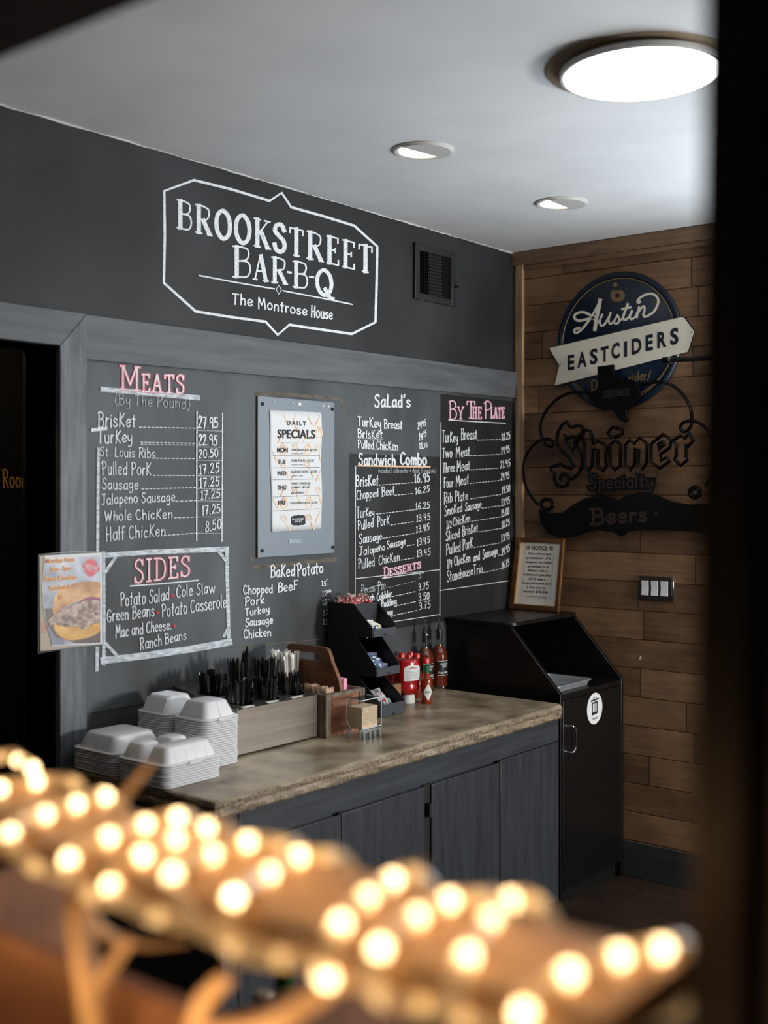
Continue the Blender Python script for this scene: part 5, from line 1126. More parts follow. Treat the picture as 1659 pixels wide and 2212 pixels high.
for k in range(8): dup(pk, (-1.614+0.010*(k % 3), -0.335+0.016*k, 0.968+R.uniform(0, .008)), (R.uniform(-.15, .15), R.uniform(-.2, .2), R.uniform(-.15, .15)+0.5), 'pink sweetener packet standing in the right half of the wooden caddy', 'pink sweetener packets')
for k in range(7): dup(kp, (-1.698+0.003*(k % 3), -0.335+0.017*k, 0.948+R.uniform(0, .006)), (R.uniform(-.2, .2), R.uniform(-.15, .15), R.uniform(-.2, .2)), 'brown sugar packet standing in the front left of the wooden caddy', 'brown sugar packets')
for s_ in (pk, kp): bpy.data.objects.remove(s_)
# ------------------------------------------------------------------ clear acrylic dispenser with tan sheets
M['acrylic'] = clear('clear acrylic', (250, 252, 252), 0.02)
M['acrylic_edge'] = clear('bright acrylic edge', (236, 242, 244), 0.30); M['acrylic_lip'] = mat('polished acrylic lip', (222, 230, 236), 0.2)
M['napkin'] = mat('tan paper sheet', (216, 186, 152), 0.75, rgb2=(236, 212, 180), scale=(50, 50, 200))
ax0, ax1, ay0, ay1 = -1.700, -1.597, -0.482, -0.417
t = thing('acrylic_dispenser', 'clear acrylic dispenser box on feet at the front of the caddy', 'dispenser', ((ax0+ax1)/2, (ay0+ay1)/2, ZT))
az0, az1 = ZT+0.036, ZT+0.130
mb = MB().box(ax0, ax0+0.0025, ay0, ay1, az0, az1).box(ax1-0.0025, ax1, ay0, ay1, az0, az1).box(ax0+0.0025, ax1-0.0025, ay1-0.0025, ay1, az0, az1).box(ax0+0.0025, ax1-0.0025, ay0, ay0+0.0025, az0+0.012, az1).box(ax0, ax1, ay0, ay1, az1, az1+0.0025).box(ax0, ax1, ay0, ay1, az0-0.003, az0)
mb.build('box', M['acrylic'], t, smooth=False)
mb = MB()
for p, q in [((ax0, ay0, az1+.001), (ax0, ay1, az1+.001)), ((ax0, ay0, az1+.001), (ax1, ay0, az1+.001)), ((ax1, ay0, az1+.001), (ax1, ay1, az1+.001)), ((ax0, ay1, az1+.001), (ax0, ay1, az0+.02)), ((ax1, ay0, az1), (ax1, ay0, az0)), ((ax0, ay1, az0+.02), (ax0, ay1-.015, az0)), ((ax0, ay0, az0), (ax1, ay0, az0))]: mb.tube([p, q], 0.0014, 5)
mb.build('bright_edge', M['acrylic_lip'], t)
MB().box(ax0+0.004, ax1-0.004, ay0-0.006, ay0+0.012, ZT+0.024, ZT+0.033).build('front_bar', M['acrylic_edge'], t, bevel=0.001)
for x in (ax0+0.004, ax0+0.035, ax1-0.045, ax1-0.014): MB().box(x, x+0.010, ay0-0.004, ay0+0.014, ZT, ZT+0.024).build('foot', M['acrylic_edge'], t, bevel=0.001)
for x in (ax0+0.004, ax1-0.014): MB().box(x, x+0.010, ay1-0.012, ay1, ZT, ZT+0.033).build('foot', M['acrylic_edge'], t, bevel=0.001)
first = None
for k in range(24):
    x0_, x1_, y0_, y1_ = ax0+0.007, ax1-0.016, ay0+0.005, ay1-0.005
    if first is None:
        mb = MB(); mb.box(x0_, x1_, y0_, y1_, az0+0.0005, az0+0.0028); first = single(mb, 'paper_sheet', M['napkin'], 'tan paper sheet stacked in the clear acrylic dispenser', 'paper sheet', ((x0_+x1_)/2, (y0_+y1_)/2, az0), 'tan sheets in the clear dispenser')
    else: dup(first, (first.location.x+R.uniform(-.0008, .0008), first.location.y+R.uniform(-.0008, .0008), az0+k*0.0029), (0, 0, R.uniform(-.008, .008)))
# ------------------------------------------------------------------ three tier black condiment organiser
M['org_black'] = mat('matt black board', (17, 17, 18), 0.6)
M['org_front'] = mat('slate drawer front', (58, 63, 70), 0.55)
ox0, ox1 = -1.362, -1.220
t = thing('condiment_organiser', 'black three tier condiment organiser against the chalkboard', 'condiment organiser', ((ox0+ox1)/2, -0.16, ZT))
prof = [(-0.035, ZT), (-0.289, ZT), (-0.289, 0.905), (-0.178, 0.999), (-0.267, 1.001), (-0.267, 1.036), (-0.174, 1.140), (-0.250, 1.143), (-0.250, 1.177), (-0.160, 1.262), (-0.035, 1.262)]
for xa in (ox0, ox1-0.005): MB().prism([(xa, y, z) for y, z in prof], (0.005, 0, 0)).build('side_panel', M['org_black'], t)
MB().box(ox0+0.005, ox1-0.005, -0.039, -0.035, ZT, 1.262).build('back_panel', M['org_black'], t)
for yf, z0, z1 in ((-0.250, 1.143, 1.177), (-0.267, 1.001, 1.036), (-0.289, ZT, 0.905)):
    f = MB().box(ox0+0.0052, ox1-0.0052, yf-0.004, yf, z0+0.001, z1-0.004).build('drawer_front', M['org_front'], t, bevel=0.001)
    xm = (ox0+ox1)/2; mb = MB(); mb.prism([(xm+0.009*math.cos(k*math.pi/8), yf-0.0046, z0+0.007+0.0045*math.sin(k*math.pi/8)) for k in range(16)], (0, 0.001, 0)); mb.build('finger_hole', M['dark'], f)
    MB().box(ox0+0.0052, ox1-0.0052, yf, -0.04, z0+0.001, z0+0.005).build('shelf', M['org_black'], t)
for yf, z0, yb, z1 in ((-0.160, 1.225, -0.04, 1.228),): MB().box(ox0+0.0052, ox1-0.0052, yf, yb, z0, z1).build('shelf', M['org_black'], t)
MB().box(ox0+0.0052, ox1-0.0052, -0.164, -0.160, 1.17, 1.260).build('tray_front', mat('smoky drawer panel', (44, 46, 50), 0.4), t)
# peppermint candies heaped in the top tray
M['mint_red'] = mat('red mint swirl', (196, 66, 72), 0.25); M['mint_white'] = mat('white mint swirl', (206, 172, 164), 0.25)
def candy():
    root = thing('peppermint_candy', 'wrapped red and white peppermint heaped in the top tray of the black organiser', 'candy', (0, 0, 0), 'peppermints in the top tray')
    for par, m_, nm in ((0, 'mint_white', 'sweet'), (1, 'mint_red', 'swirl')):
        mb = MB(); n = 16
        for k in range(n):
            if (k // 2) % 2 != par: continue
            a, b = 2*math.pi*k/n, 2*math.pi*(k+1)/n; r = 0.0105
            v = [(0, 0, 0.006), (0, 0, -0.006)]+[(r*q*math.cos(w), r*q*math.sin(w), h) for w in (a, b) for q, h in ((0.7, 0.0055), (1, 0.002), (1, -0.002), (0.7, -0.0055))]
            mb.add(v, [(0, 2, 6), (2, 3, 7, 6), (3, 4, 8, 7), (4, 5, 9, 8), (1, 9, 5)])
        mb.build(nm, M[m_], root, smooth=False)
    mb = MB()
    for s_ in (-1, 1): mb.add([(s_*0.0095, 0, 0), (s_*0.021, 0.008, 0.003), (s_*0.022, 0.002, -0.003), (s_*0.021, -0.003, 0.004), (s_*0.02, -0.009, -0.002)], [(0, 1, 2), (0, 2, 3), (0, 3, 4)])
    mb.build('wrapper', M['mint_white'], root, fix=False)
    return root
c0 = candy(); first = True
for k in range(46):
    L_ = k < 30
    cx, cy_, rr0, hh = (-1.318, -0.10, 0.036, 0.022) if L_ else (-1.250, -0.105, 0.022, 0.018)
    n_ = 30 if L_ else 16; j = k if L_ else k-30
    a = j*2.4; q = math.sqrt((j+0.5)/n_); p = (cx+rr0*q*math.cos(a), cy_+0.05*q*math.sin(a)*(1 if L_ else 0.9), 1.254+hh*(1-q*q)+R.uniform(-.003, .003))
    rot = (R.uniform(0, 3), R.uniform(0, 3), R.uniform(0, 3))
    if first: c0.location = p; c0.rotation_euler = rot; first = False
    else: dup(c0, p, rot)
# sachets in the three trays
def sachet(m, m2, w=0.05, h=0.034):
    root = thing('condiment_sachet', '', 'sachet', (0, 0, 0))
    mb = MB(); n = 6; rs = []
    for i in range(n+1):
        f_ = i/n; b = 0.0045*math.sin(math.pi*f_)
        rs.append([(-w/2+w*f_, -h/2, 0), (-w/2+w*f_, -h*0.2, b), (-w/2+w*f_, h*0.2, b), (-w/2+w*f_, h/2, 0), (-w/2+w*f_, h*0.2, -b), (-w/2+w*f_, -h*0.2, -b)])
    mb.rings(rs); mb.build('pouch', m, root)
    mb = MB(); mb.add([(-w*.22, -h*.3, 0.0048), (w*.1, -h*.33, 0.0052), (w*.25, h*.3, 0.005), (-w*.1, h*.3, 0.0055)], [(0, 1, 2, 3)]); mb.build('print', m2, root, fix=False)
    return root
M['s_cream'] = mat('cream sachet', (224, 220, 206), 0.4); M['s_white'] = mat('white sachet', (226, 228, 228), 0.35); M['s_yellow'] = mat('yellow print', (232, 190, 60), 0.5); M['s_blue'] = mat('blue print', (40, 74, 140), 0.45)
M['s_navy'] = mat('navy sachet', (40, 66, 108), 0.3, rgb2=(110, 150, 186), scale=(60, 60, 60)); M['s_purple'] = mat('violet sachet', (96, 74, 128), 0.3, rgb2=(170, 160, 196), scale=(60, 60, 60)); M['s_silver'] = mat('silver sachet', (186, 188, 190), 0.25, 0.4, rgb2=(226, 228, 228), scale=(60, 60, 60)); M['s_red'] = mat('red print', (176, 40, 44), 0.45); M['s_grey'] = mat('dark print', (74, 76, 80), 0.5)
tiers = [(-0.213, 1.158, 'top', [('s_cream', 's_grey', 'cream'), ('s_white', 's_blue', 'white and blue'), ('s_white', 's_yellow', 'white and yellow')]),
         (-0.228, 1.018, 'middle', [('s_navy', 's_white', 'blue'), ('s_purple', 's_navy', 'violet')]), (-0.248, 0.885, 'bottom', [('s_silver', 's_red', 'silver and red'), ('s_silver', 's_grey', 'silver and grey'), ('s_white', 's_red', 'white and red')])]
for y, z, nm, ks in tiers:
    for j, (a, b, cn) in enumerate(ks):
        s_ = sachet(M[a], M[b]); s_['label'] = cn+' condiment sachet in the '+nm+' tray of the black organiser'; s_['group'] = cn+' sachets in the '+nm+' tray'
        n_ = 15 if len(ks) == 2 else 10
        for i in range(n_):
            f_ = (i*len(ks)+j)/(n_*len(ks)); p = (-1.324+0.066*((i*0.618+j*0.33) % 1), y+0.004+0.060*f_, z-0.001+0.030*f_+0.012*math.sin(i*2.1+j)**2); rot = (R.uniform(.5, 1.4), R.uniform(-.2, .2), R.uniform(-.35, .35))
            if i == 0: s_.location = p; s_.rotation_euler = rot
            else: dup(s_, p, rot)
# ------------------------------------------------------------------ sauce bottles
M['sauce'] = mat('brown red barbecue sauce', (92, 34, 16), 0.12, rgb2=(112, 44, 20), scale=(20, 20, 6), Coat_Weight=0.6)
M['clear_glass'] = clear('clear bottle glass', (236, 244, 242), 0.12)
M['label_black'] = mat('black bottle label', (16, 16, 17), 0.5)
def arc_print(mb, s, c, r, a0, a1, z, h, bold=0.01):
    cu = bpy.data.curves.new('type', 'FONT'); cu.body = s; cu.offset = bold; cu.resolution_u = 2
    o = bpy.data.objects.new('type', cu); me = bpy.data.meshes.new_from_object(o); vs = [v.co.copy() for v in me.vertices]; fs = [list(p.vertices) for p in me.polygons]
    bpy.data.objects.remove(o); bpy.data.curves.remove(cu); bpy.data.meshes.remove(me)
    xa = min(v.x for v in vs); xb = max(v.x for v in vs)
    mb.add([(c[0]+r*math.cos(a0+(a1-a0)*(v.x-xa)/(xb-xa)), c[1]+r*math.sin(a0+(a1-a0)*(v.x-xa)/(xb-xa)), z+v.y/0.729*h) for v in vs], fs)
def patch(mb, c, r, a0, a1, z0, z1, n=10, prof=None):
    o = len(mb.v)
    for k in range(n+1):
        a = a0+(a1-a0)*k/n
        for z in (z0, z1): mb.v.append(Vector((c[0]+r*math.cos(a), c[1]+r*math.sin(a), z)))
    for k in range(n): mb.f.append([o+2*k, o+2*k+2, o+2*k+3, o+2*k+1])
def sauce(x, y, lab):
    t = thing('sauce_bottle', lab, 'bottle', (x, y, ZT), 'barbecue sauce bottles with pourers')
    c = (x, y); r = 0.0365
    MB().lathe([(0.0005, ZT+0.006), (r-0.003, ZT+0.006), (r-0.0015, ZT+0.012), (r-0.0015, ZT+0.135), (r-0.006, ZT+0.155), (0.018, ZT+0.172), (0.0125, ZT+0.180), (0.0005, ZT+0.181)], (x, y, 0), 32, cap=False).build('sauce_fill', M['sauce'], t)
    MB().lathe([(0.0005, ZT), (r, ZT), (r, ZT+0.008), (r-0.001, ZT+0.010)], (x, y, 0), 32, cap=False).build('glass_base', M['clear_glass'], t)
    MB().lathe([(0.0165, ZT+0.172), (0.0148, ZT+0.184), (0.0145, ZT+0.222), (0.0185, ZT+0.226), (0.0185, ZT+0.236), (0.0165, ZT+0.240), (0.0125, ZT+0.240)], (x, y, 0), 24, cap=False).build('neck', M['clear_glass'], t)
    MB().lathe([(0.0115, ZT+0.20), (0.0115, ZT+0.242), (0.009, ZT+0.246), (0.0045, ZT+0.262), (0.003, ZT+0.266)], (x, y, 0), 16).build('pourer', M['black_metal'], t)
    MB().tube([(x, y, ZT+0.262), (x+0.0005, y, ZT+0.276), (x-0.003, y-0.002, ZT+0.288)], 0.003, 10).build('pourer_spout', M['chrome'], t)
    av = math.atan2(CAM.y-y, CAM.x-x)+0.62
    lb = MB(); patch(lb, c, r+0.0006, av-0.85, av+0.9, ZT+0.052, ZT+0.116, 18); l_ = lb.build('label', M['label_black'], t, fix=False)
    mb = MB()
    for z in (ZT+0.0535, ZT+0.1135): patch(mb, c, r+0.0009, av-0.82, av+0.87, z, z+0.0012, 16)
    arc_print(mb, 'BROOKSTREET', c, r+0.001, av-0.45, av+0.55, ZT+0.098, 0.0075); arc_print(mb, 'BAR-B-Q', c, r+0.001, av-0.22, av+0.32, ZT+0.088, 0.0075); arc_print(mb, 'Original BBQ', c, r+0.001, av-0.75, av+0.55, ZT+0.062, 0.0085)
    mb.build('label_lettering', M['white_plastic'], l_, smooth=False, fix=False)
    mb = MB(); patch(mb, c, r+0.0003, av-0.30, av-0.27, ZT+0.012, ZT+0.050, 1)
sauce(-0.786, -0.060, 'left brown sauce bottle with a pourer, behind the small hot sauce bottle')
sauce(-0.680, -0.055, 'right brown sauce bottle with a pourer, next to the black trash cabinet')
# ketchup standing on its cap
M['ketchup'] = mat('red ketchup plastic', (168, 22, 26), 0.2, Coat_Weight=0.5)
M['cap_white'] = mat('white cap', (224, 224, 222), 0.35); M['cap_red'] = mat('red cap', (200, 34, 36), 0.4)
M['label_white'] = mat('white bottle label', (222, 224, 222), 0.5); M['label_red'] = mat('crimson print', (160, 30, 60), 0.5); M['label_grey'] = mat('grey small print', (150, 156, 156), 0.6)
def ketchup(x, y, rz, lab):
    t = thing('ketchup_bottle', lab, 'bottle', (x, y, ZT))
    MB().lathe([(0.0005, 0), (0.026, 0), (0.027, 0.003), (0.025, 0.030), (0.022, 0.033), (0.0005, 0.033)], (x, y, ZT), 28, 1, 0.82, cap=False).build('cap', M['cap_white'], t)
    MB().lathe([(0.018, 0.033), (0.034, 0.040), (0.046, 0.052), (0.048, 0.062), (0.043, 0.072), (0.043, 0.080), (0.048, 0.088), (0.050, 0.105), (0.0505, 0.140), (0.049, 0.160), (0.044, 0.169), (0.036, 0.172), (0.0005, 0.172)], (x, y, ZT), 40, 1, 0.62, cap=False).build('body', M['ketchup'], t)
    a = math.pi*1.5; cx, cyy = x, y
    def pnt(u, v):   # on the flat front of the body
        xx = u; k = max(0.0, 1-(xx/0.0505)**2); return (x+xx, y-0.62*0.0505*math.sqrt(k)-0.0012, ZT+v)
    out = [(-.036, .092), (.036, .092), (.038, .10), (.038, .136), (.034, .146), (.02, .151), (-.02, .151), (-.034, .146), (-.038, .136), (-.038, .10)]
    def grid(mb, x0, x1, z0, z1, off=0.0, n=10, top=None):
        o = len(mb.v)
        for i in range(n+1):
            u = x0+(x1-x0)*i/n
            for z in (z0, (z1 if top is None else top(u))):
                q = pnt(u, z); mb.v.append(Vector((q[0], q[1]-off, q[2])))
        for i in range(n): mb.f.append([o+2*i, o+2*i+2, o+2*i+3, o+2*i+1])
    mb = MB(); grid(mb, -.036, .036, .090, .15, 0, 14, lambda u: .150-0.010*(u/.036)**4); lb = mb.build('label', M['label_white'], t, fix=False)
    mb = MB()
    cu = bpy.data.curves.new('type', 'FONT'); cu.body = 'HEINZ'; cu.offset = 0.02; o = bpy.data.objects.new('type', cu); me = bpy.data.meshes.new_from_object(o)
    vs = [v.co.copy() for v in me.vertices]; xa = min(v.x for v in vs); xb = max(v.x for v in vs); q_ = []
    for v in vs:
        u = -0.017+0.034*(v.x-xa)/(xb-xa); z = 0.137+v.y/0.729*0.0075-0.006*(u/0.017)**2*0.5; p_ = pnt(u, z); q_.append((p_[0], p_[1]-0.0005, p_[2]))
    mb.add(q_, [list(p.vertices) for p in me.polygons]); bpy.data.objects.remove(o); bpy.data.curves.remove(cu); bpy.data.meshes.remove(me)
    mb.build('label_lettering', M['label_red'], lb, smooth=False, fix=False)
    mb = MB()
    for k in range(8): grid(mb, -.028, .028-(0.01 if k % 3 == 2 else 0), .097+k*.0042, .0982+k*.0042, 0.0004, 6)
    mb.build('small_print', M['label_grey'], lb, smooth=False, fix=False)
    t.rotation_euler = (0, 0, 0)
    return t
kt = ketchup(-1.052, -0.180, 0, 'red ketchup bottle standing on its white cap at the right of the organiser')
kt.rotation_euler = (0, 0, -0.35)
k2 = ketchup(-1.048, -0.072, 0, 'second red ketchup bottle standing by the wall behind the first one'); k2.rotation_euler = (0, 0, 2.9)
# hot sauce bottles
M['hot'] = mat('red brown hot sauce', (122, 40, 16), 0.12, rgb2=(140, 50, 20), scale=(30, 30, 8), Coat_Weight=0.5); M['foil'] = mat('green neck foil', (22, 96, 54), 0.35); M['green_print'] = mat('green print', (40, 120, 70), 0.5)
def hot(x, y, lab, grp=None, turn=0.35):
    t = thing('hot_sauce_bottle', lab, 'bottle', (x, y, ZT), grp)
    MB().lathe([(0.0005, 0), (0.021, 0), (0.0225, 0.003), (0.0225, 0.084), (0.019, 0.099), (0.0125, 0.112), (0.0118, 0.118), (0.0005, 0.118)], (x, y, ZT), 24, cap=False).build('body', M['hot'], t)
    MB().lathe([(0.0005, 0.118), (0.0122, 0.118), (0.0118, 0.148), (0.0005, 0.148)], (x, y, ZT), 20, cap=False).build('neck_foil', M['foil'], t)
    mb = MB(); mb.lathe([(0.0005, 0.1485), (0.0095, 0.1485), (0.0095, 0.155), (0.0005, 0.155)], (x, y, ZT), 16, cap=False); mb.build('neck', M['clear_glass'], t)
    MB().lathe([(0.0005, 0.155), (0.0125, 0.155), (0.0125, 0.173), (0.011, 0.175), (0.0005, 0.175)], (x, y, ZT), 8, cap=False).build('cap', M['cap_red'], t)
    av = math.atan2(CAM.y-y, CAM.x-x)+turn; mb = MB(); o = len(mb.v); n = 10; r = 0.0230
    for k in range(n+1):
        f_ = k/n; a = av-0.85+1.7*f_; w = 0.034*(1-abs(2*f_-1))+0.0008
        for z in (-w, w): mb.v.append(Vector((x+r*math.cos(a), y+r*math.sin(a), ZT+0.045+z)))
    for k in range(n): mb.f.append([o+2*k, o+2*k+2, o+2*k+3, o+2*k+1])
    lb = mb.build('label', M['label_white'], t, fix=False)
    mb = MB(); arc_print(mb, 'TABASCO', (x, y), r+0.0004, av-0.55, av+0.55, ZT+0.042, 0.008); mb.build('label_lettering', M['green_print'], lb, smooth=False, fix=False)
    return t
h0 = hot(-1.012, -0.235, 'hot sauce bottle with a red cap and diamond label in front of the ketchup')
h1 = hot(-0.930, -0.128, 'red capped hot sauce bottle tucked behind the ketchup bottle', 'hot sauce bottles behind the ketchup', 3.0)
for x, y in ((-0.905, -0.076), (-0.985, -0.128), (-0.957, -0.072)): dup(h1, (x, y, ZT))
# small wooden box that stands between the organiser and the ketchup
t = thing('wooden_box', 'small wooden bottle box between the black organiser and the ketchup', 'box', (-1.15, -0.16, ZT))
M['oak'] = mat('plain oak', (120, 88, 58), 0.6, rgb2=(150, 114, 80), scale=(40, 40, 6))
wx0, wx1, wy0, wy1 = -1.190, -1.113, -0.190, -0.130
mb = MB().box(wx0, wx1, wy0, wy0+.008, ZT, ZT+.085); mb.build('front_board', M['oak'], t, bevel=.001)
for a, b in ((wx0, wx0+.008), (wx1-.008, wx1)): MB().box(a, b, wy0+.008, wy1, ZT, ZT+.085).build('side_board', M['oak'], t, bevel=.001)
MB().box(wx0+.008, wx1-.008, wy0+.008, wy1, ZT, ZT+.008).build('base', M['oak'], t)
# ------------------------------------------------------------------ the partition opening the photographer looks through
cx, cyv, czv = CAM
M['plank'] = mat('warm brown slab', (144, 104, 66), 0.62, rgb2=(188, 144, 98), scale=(14, 3, 14), detail=5, bump=0.3)
M['plank_low'] = mat('reddish brown board', (130, 86, 60), 0.6, rgb2=(164, 114, 80), scale=(12, 3, 12), detail=5)
M['antler'] = mat('weathered antler', (160, 122, 84), 0.6, rgb2=(206, 166, 122), scale=(30, 30, 12), detail=5)
lean = lambda z: 0.2837-0.0167*(z-1.7)
mb = MB(); rs = []
for z in (0.0, CEIL):
    y1 = cyv+lean(z); rs.append([(cx+0.64, y1, z), (cx+0.78, y1, z), (cx+0.78, y1-0.034, z), (cx+0.64, y1-0.034, z)])
mb.rings(rs); struct(mb, 'trim_8', M['darkwood'], bevel=0.003)
mb = MB(); rs = []
for z in (0.0, CEIL):
    y1 = cyv+lean(z)-0.036; rs.append([(cx+0.655, y1, z), (cx+0.76, y1, z), (cx+0.76, y1-0.30, z), (cx+0.655, y1-0.30, z)])
mb.rings(rs); struct(mb, 'trim_9', mat('brown side casing', (44, 26, 17), 0.7), bevel=0.003)
struct(MB().box(cx+0.60, cx+0.695, cyv+0.33, cyv+2.2, czv+0.44, czv+0.66), 'trim_10', M['darkwood'], bevel=0.004)
# slab sill
ZP = 1.404; mb = MB(); rs = []; n = 40
for i in range(n+1):
    y = cyv+0.296+(1.95-0.296)*i/n; e = 0.003*math.sin(i*1.3)+0.002*math.sin(i*2.9); e2 = 0.003*math.sin(i*0.9+2)
    rs.append([(cx+0.556+e, y, ZP-0.022), (cx+0.549+e, y, ZP-0.017), (cx+0.547+e, y, ZP-0.009), (cx+0.551+e, y, ZP-0.003), (cx+0.560+e, y, ZP), (cx+0.655+e2, y, ZP), (cx+0.664+e2, y, ZP-0.005), (cx+0.666+e2, y, ZP-0.02), (cx+0.658+e2, y, ZP-0.024)])
mb.rings(rs)
single(mb, 'slab_sill', M['plank'], 'brown wooden slab wrapped in warm rope light across the opening', 'wooden slab', (cx+0.585, cyv+0.9, ZP-0.024))
# lower board and its dividers
mb = MB().box(cx+0.612, cx+0.632, cyv+0.30, cyv+1.95, 0.92, 1.279)
single(mb, 'front_board', M['plank_low'], 'reddish brown board below the lit slab with a bright top edge', 'board', (cx+0.622, cyv+1.1, 0.92), bevel=0.003)
for k, yy in enumerate((0.66, 1.13)):
    mb = MB().box(cx+0.6325, cx+0.86, cyv+yy, cyv+yy+0.02, 0.92, 1.262)
    single(mb, 'divider_board', M['plank_low'], ('brown cross board behind the lower board, near the middle antler', 'brown cross board behind the lower board, beside the left antler')[k], 'board', (cx+0.75, cyv+yy, 0.92), bevel=0.002)
mb = MB().box(cx+0.72, cx+0.88, cyv+1.42, cyv+1.44, 0.92, 1.345); single(mb, 'divider_board', M['plank_low'], 'taller brown cross board at the far left below the slab', 'board', (cx+0.8, cyv+1.43, 0.92), bevel=0.002)
mb = MB().box(cx+0.612, cx+0.90, cyv+0.30, cyv+1.95, 0.896, 0.9195); single(mb, 'bottom_board', M['plank_low'], 'brown bottom board carrying the cross boards under the slab', 'board', (cx+0.75, cyv+1.1, 0.896))
mb = MB().box(cx+0.64, cx+0.69, cyv+1.88, cyv+1.93, 0, 0.8955).box(cx+0.84, cx+0.89, cyv+1.88, cyv+1.93, 0, 0.8955).box(cx+0.84, cx+0.89, cyv+0.40, cyv+0.45, 0, 0.8955).box(cx+0.80, cx+0.82, cyv+0.32, cyv+0.39, 0, 0.8955); struct(mb, 'trim_11', M['darkwood'])
# ------------------------------------------------------------------ rope light
def LP(u, v, z=1.4105): return onZ(u, v, z)
wraps = [[(80, 1688), (40, 1643), (0, 1635)][::-1] and [(70, 1660), (40, 1643), (0, 1635)], [(160, 1692), (80, 1688), (0, 1703)], [(228, 1720), (165, 1737), (97, 1760), (22, 1800)], [(383, 1765), (313, 1780), (235, 1808), (148, 1857)], [(445, 1788), (378, 1813), (308, 1848), (238, 1914)], [(605, 1825), (535, 1818), (457, 1846), (372, 1888)], [(703, 1850), (645, 1850), (580, 1887), (505, 1938)], [(895, 1888), (848, 1900), (793, 1938), (735, 1995)], [(1032, 1943), (970, 1945), (900, 1980), (820, 2048)], [(1155, 1950), (1103, 1945), (1058, 1987), (1010, 2065)], [(1430, 2050), (1338, 2065), (1230, 2103), (1130, 2190)]]
ZR, ZB_ = ZP+0.0062, ZP-0.0290
path = []; leds = []
DIM = {(605, 1825), (703, 1850), (895, 1888), (1032, 1943), (1155, 1950), (160, 1692), (0, 1635)}
UNDER = {(22, 1800): [(75, 1873)], (148, 1857): [(197, 1932)], (238, 1914): [(342, 1980)], (505, 1938): [(500, 2045), (605, 2070)], (735, 1995): [(707, 2113)], (820, 2048): [(815, 2148), (910, 2170)], (1010, 2065): [(1000, 2205)]}
for w in wraps:
    pts = []
    for p in w:
        q = LP(*p)
        if q.x < cx+0.556: q = onX(p[0], p[1], cx+0.541)
        pts.append(q)
    far, near = pts[0], pts[-1]
    path += [Vector((cx+0.662, far.y-0.012, ZB_)), Vector((cx+0.675, far.y-0.006, ZP-0.012))]
    if far.x < cx+0.655: path.append(Vector((cx+0.667, far.y, ZR-0.004)))
    path += pts
    if near.x > cx+0.545: path.append(Vector((cx+0.5405, near.y-0.008, ZP-0.004)))
    for p in pts: leds.append((p, w[pts.index(p)] in DIM))
    und = UNDER.get(w[-1], [])
    bot = [onX(und[0][0], und[0][1], cx+0.5405) if i == 0 else onZ(p[0], p[1], ZB_+0.001) for i, p in enumerate(und)]
    for i, p in enumerate(bot): leds.append((p, w[-1] != (735, 1995)))
    if not bot: bot = [Vector((cx+0.5405, near.y-0.035, ZP-0.019))]
    path += bot + [Vector((cx+0.585, bot[-1].y-0.03, ZB_))]
M['rope'] = mat('milky rope tube', (160, 132, 94), 0.3, Transmission_Weight=0.35, Emission_Color=(1.0, 0.66, 0.30, 1), Emission_Strength=0.17)
M['led'] = emit('warm lamp bead', (1.0, 0.82, 0.57), 46)
t = thing('rope_light', 'warm white rope light wound around the wooden slab', 'rope light', (cx+0.585, cyv+0.7, ZP))
mb = MB(); mb.tube(catmull(path, 6), 0.0054, 8); mb.build('tube', M['rope'], t)
M['led_side'] = emit('warm lamp bead seen from its side', (1.0, 0.70, 0.36), 5.5)
proto = {}
for p, dim in leds:
    if dim not in proto:
        mb = MB(); mb.ball(p, 0.0050, 10, 6); o_ = mb.build('lamp_bead', M['led_side' if dim else 'led'], t); proto[dim] = (o_, p)
    else:
        o_, p0 = proto[dim]; c = o_.copy(); COL.objects.link(c); c.parent = t; c.location = p-p0
for w in wraps:      # added point lights boost the rope's glow, one above and one below each turn
    a_, b_ = LP(*w[0]), LP(*w[-1])
    for q_, e_ in ((Vector(((a_.x+b_.x)/2, (a_.y+b_.y)/2-0.02, ZP+0.065)), 0.11), (Vector((cx+0.520, b_.y-0.03, ZP-0.105)), 0.17)):
        l_ = bpy.data.lights.new('rope_fill', 'POINT'); l_.energy = e_; l_.color = (1.0, 0.66, 0.33); l_.shadow_soft_size = 0.012
        lo_ = bpy.data.objects.new('rope_fill', l_); COL.objects.link(lo_); lo_.parent = t; lo_.location = q_-t.location
# ------------------------------------------------------------------ antlers fixed to the slab
def apt(u, v, dx): return onX(u, v, cx+dx)
def tine(mb, pts, r0, r1, n=5):
    P = catmull(pts, n); mb.tube(P, lambda f_: r0+(r1-r0)*f_, 10)
def antler(name, lab, tines, loc):
    mb = MB()
    for pts, r0, r1 in tines: tine(mb, pts, r0, r1)
    for pts, r0, r1 in tines: mb.ball(pts[0], r0*1.02, 10, 7); mb.ball(pts[-1], r1*1.0, 8, 6)
    return single(mb, name, M['antler'], lab, 'antler', loc, 'antlers on the partition')
A = [apt(u, v, d) for u, v, d in [(205, 2330, .585), (200, 2240, .585), (193, 2160, .582), (182, 2080, .58), (172, 2010, .58), (166, 1950, .585), (172, 1905, .60)]]
antler('antler', 'branching antler hanging under the slab at the left', [(A, 0.0108, 0.0085), ([apt(u, v, d) for u, v, d in [(200, 2150, .582), (228, 2100, .575), (256, 2062, .57), (276, 2032, .565)]], 0.0075, 0.0038),
    ([apt(u, v, d) for u, v, d in [(180, 1950, .585), (205, 1998, .60), (250, 2028, .62), (320, 2042, .64), (405, 2036, .66)]], 0.0068, 0.0020)], A[0])
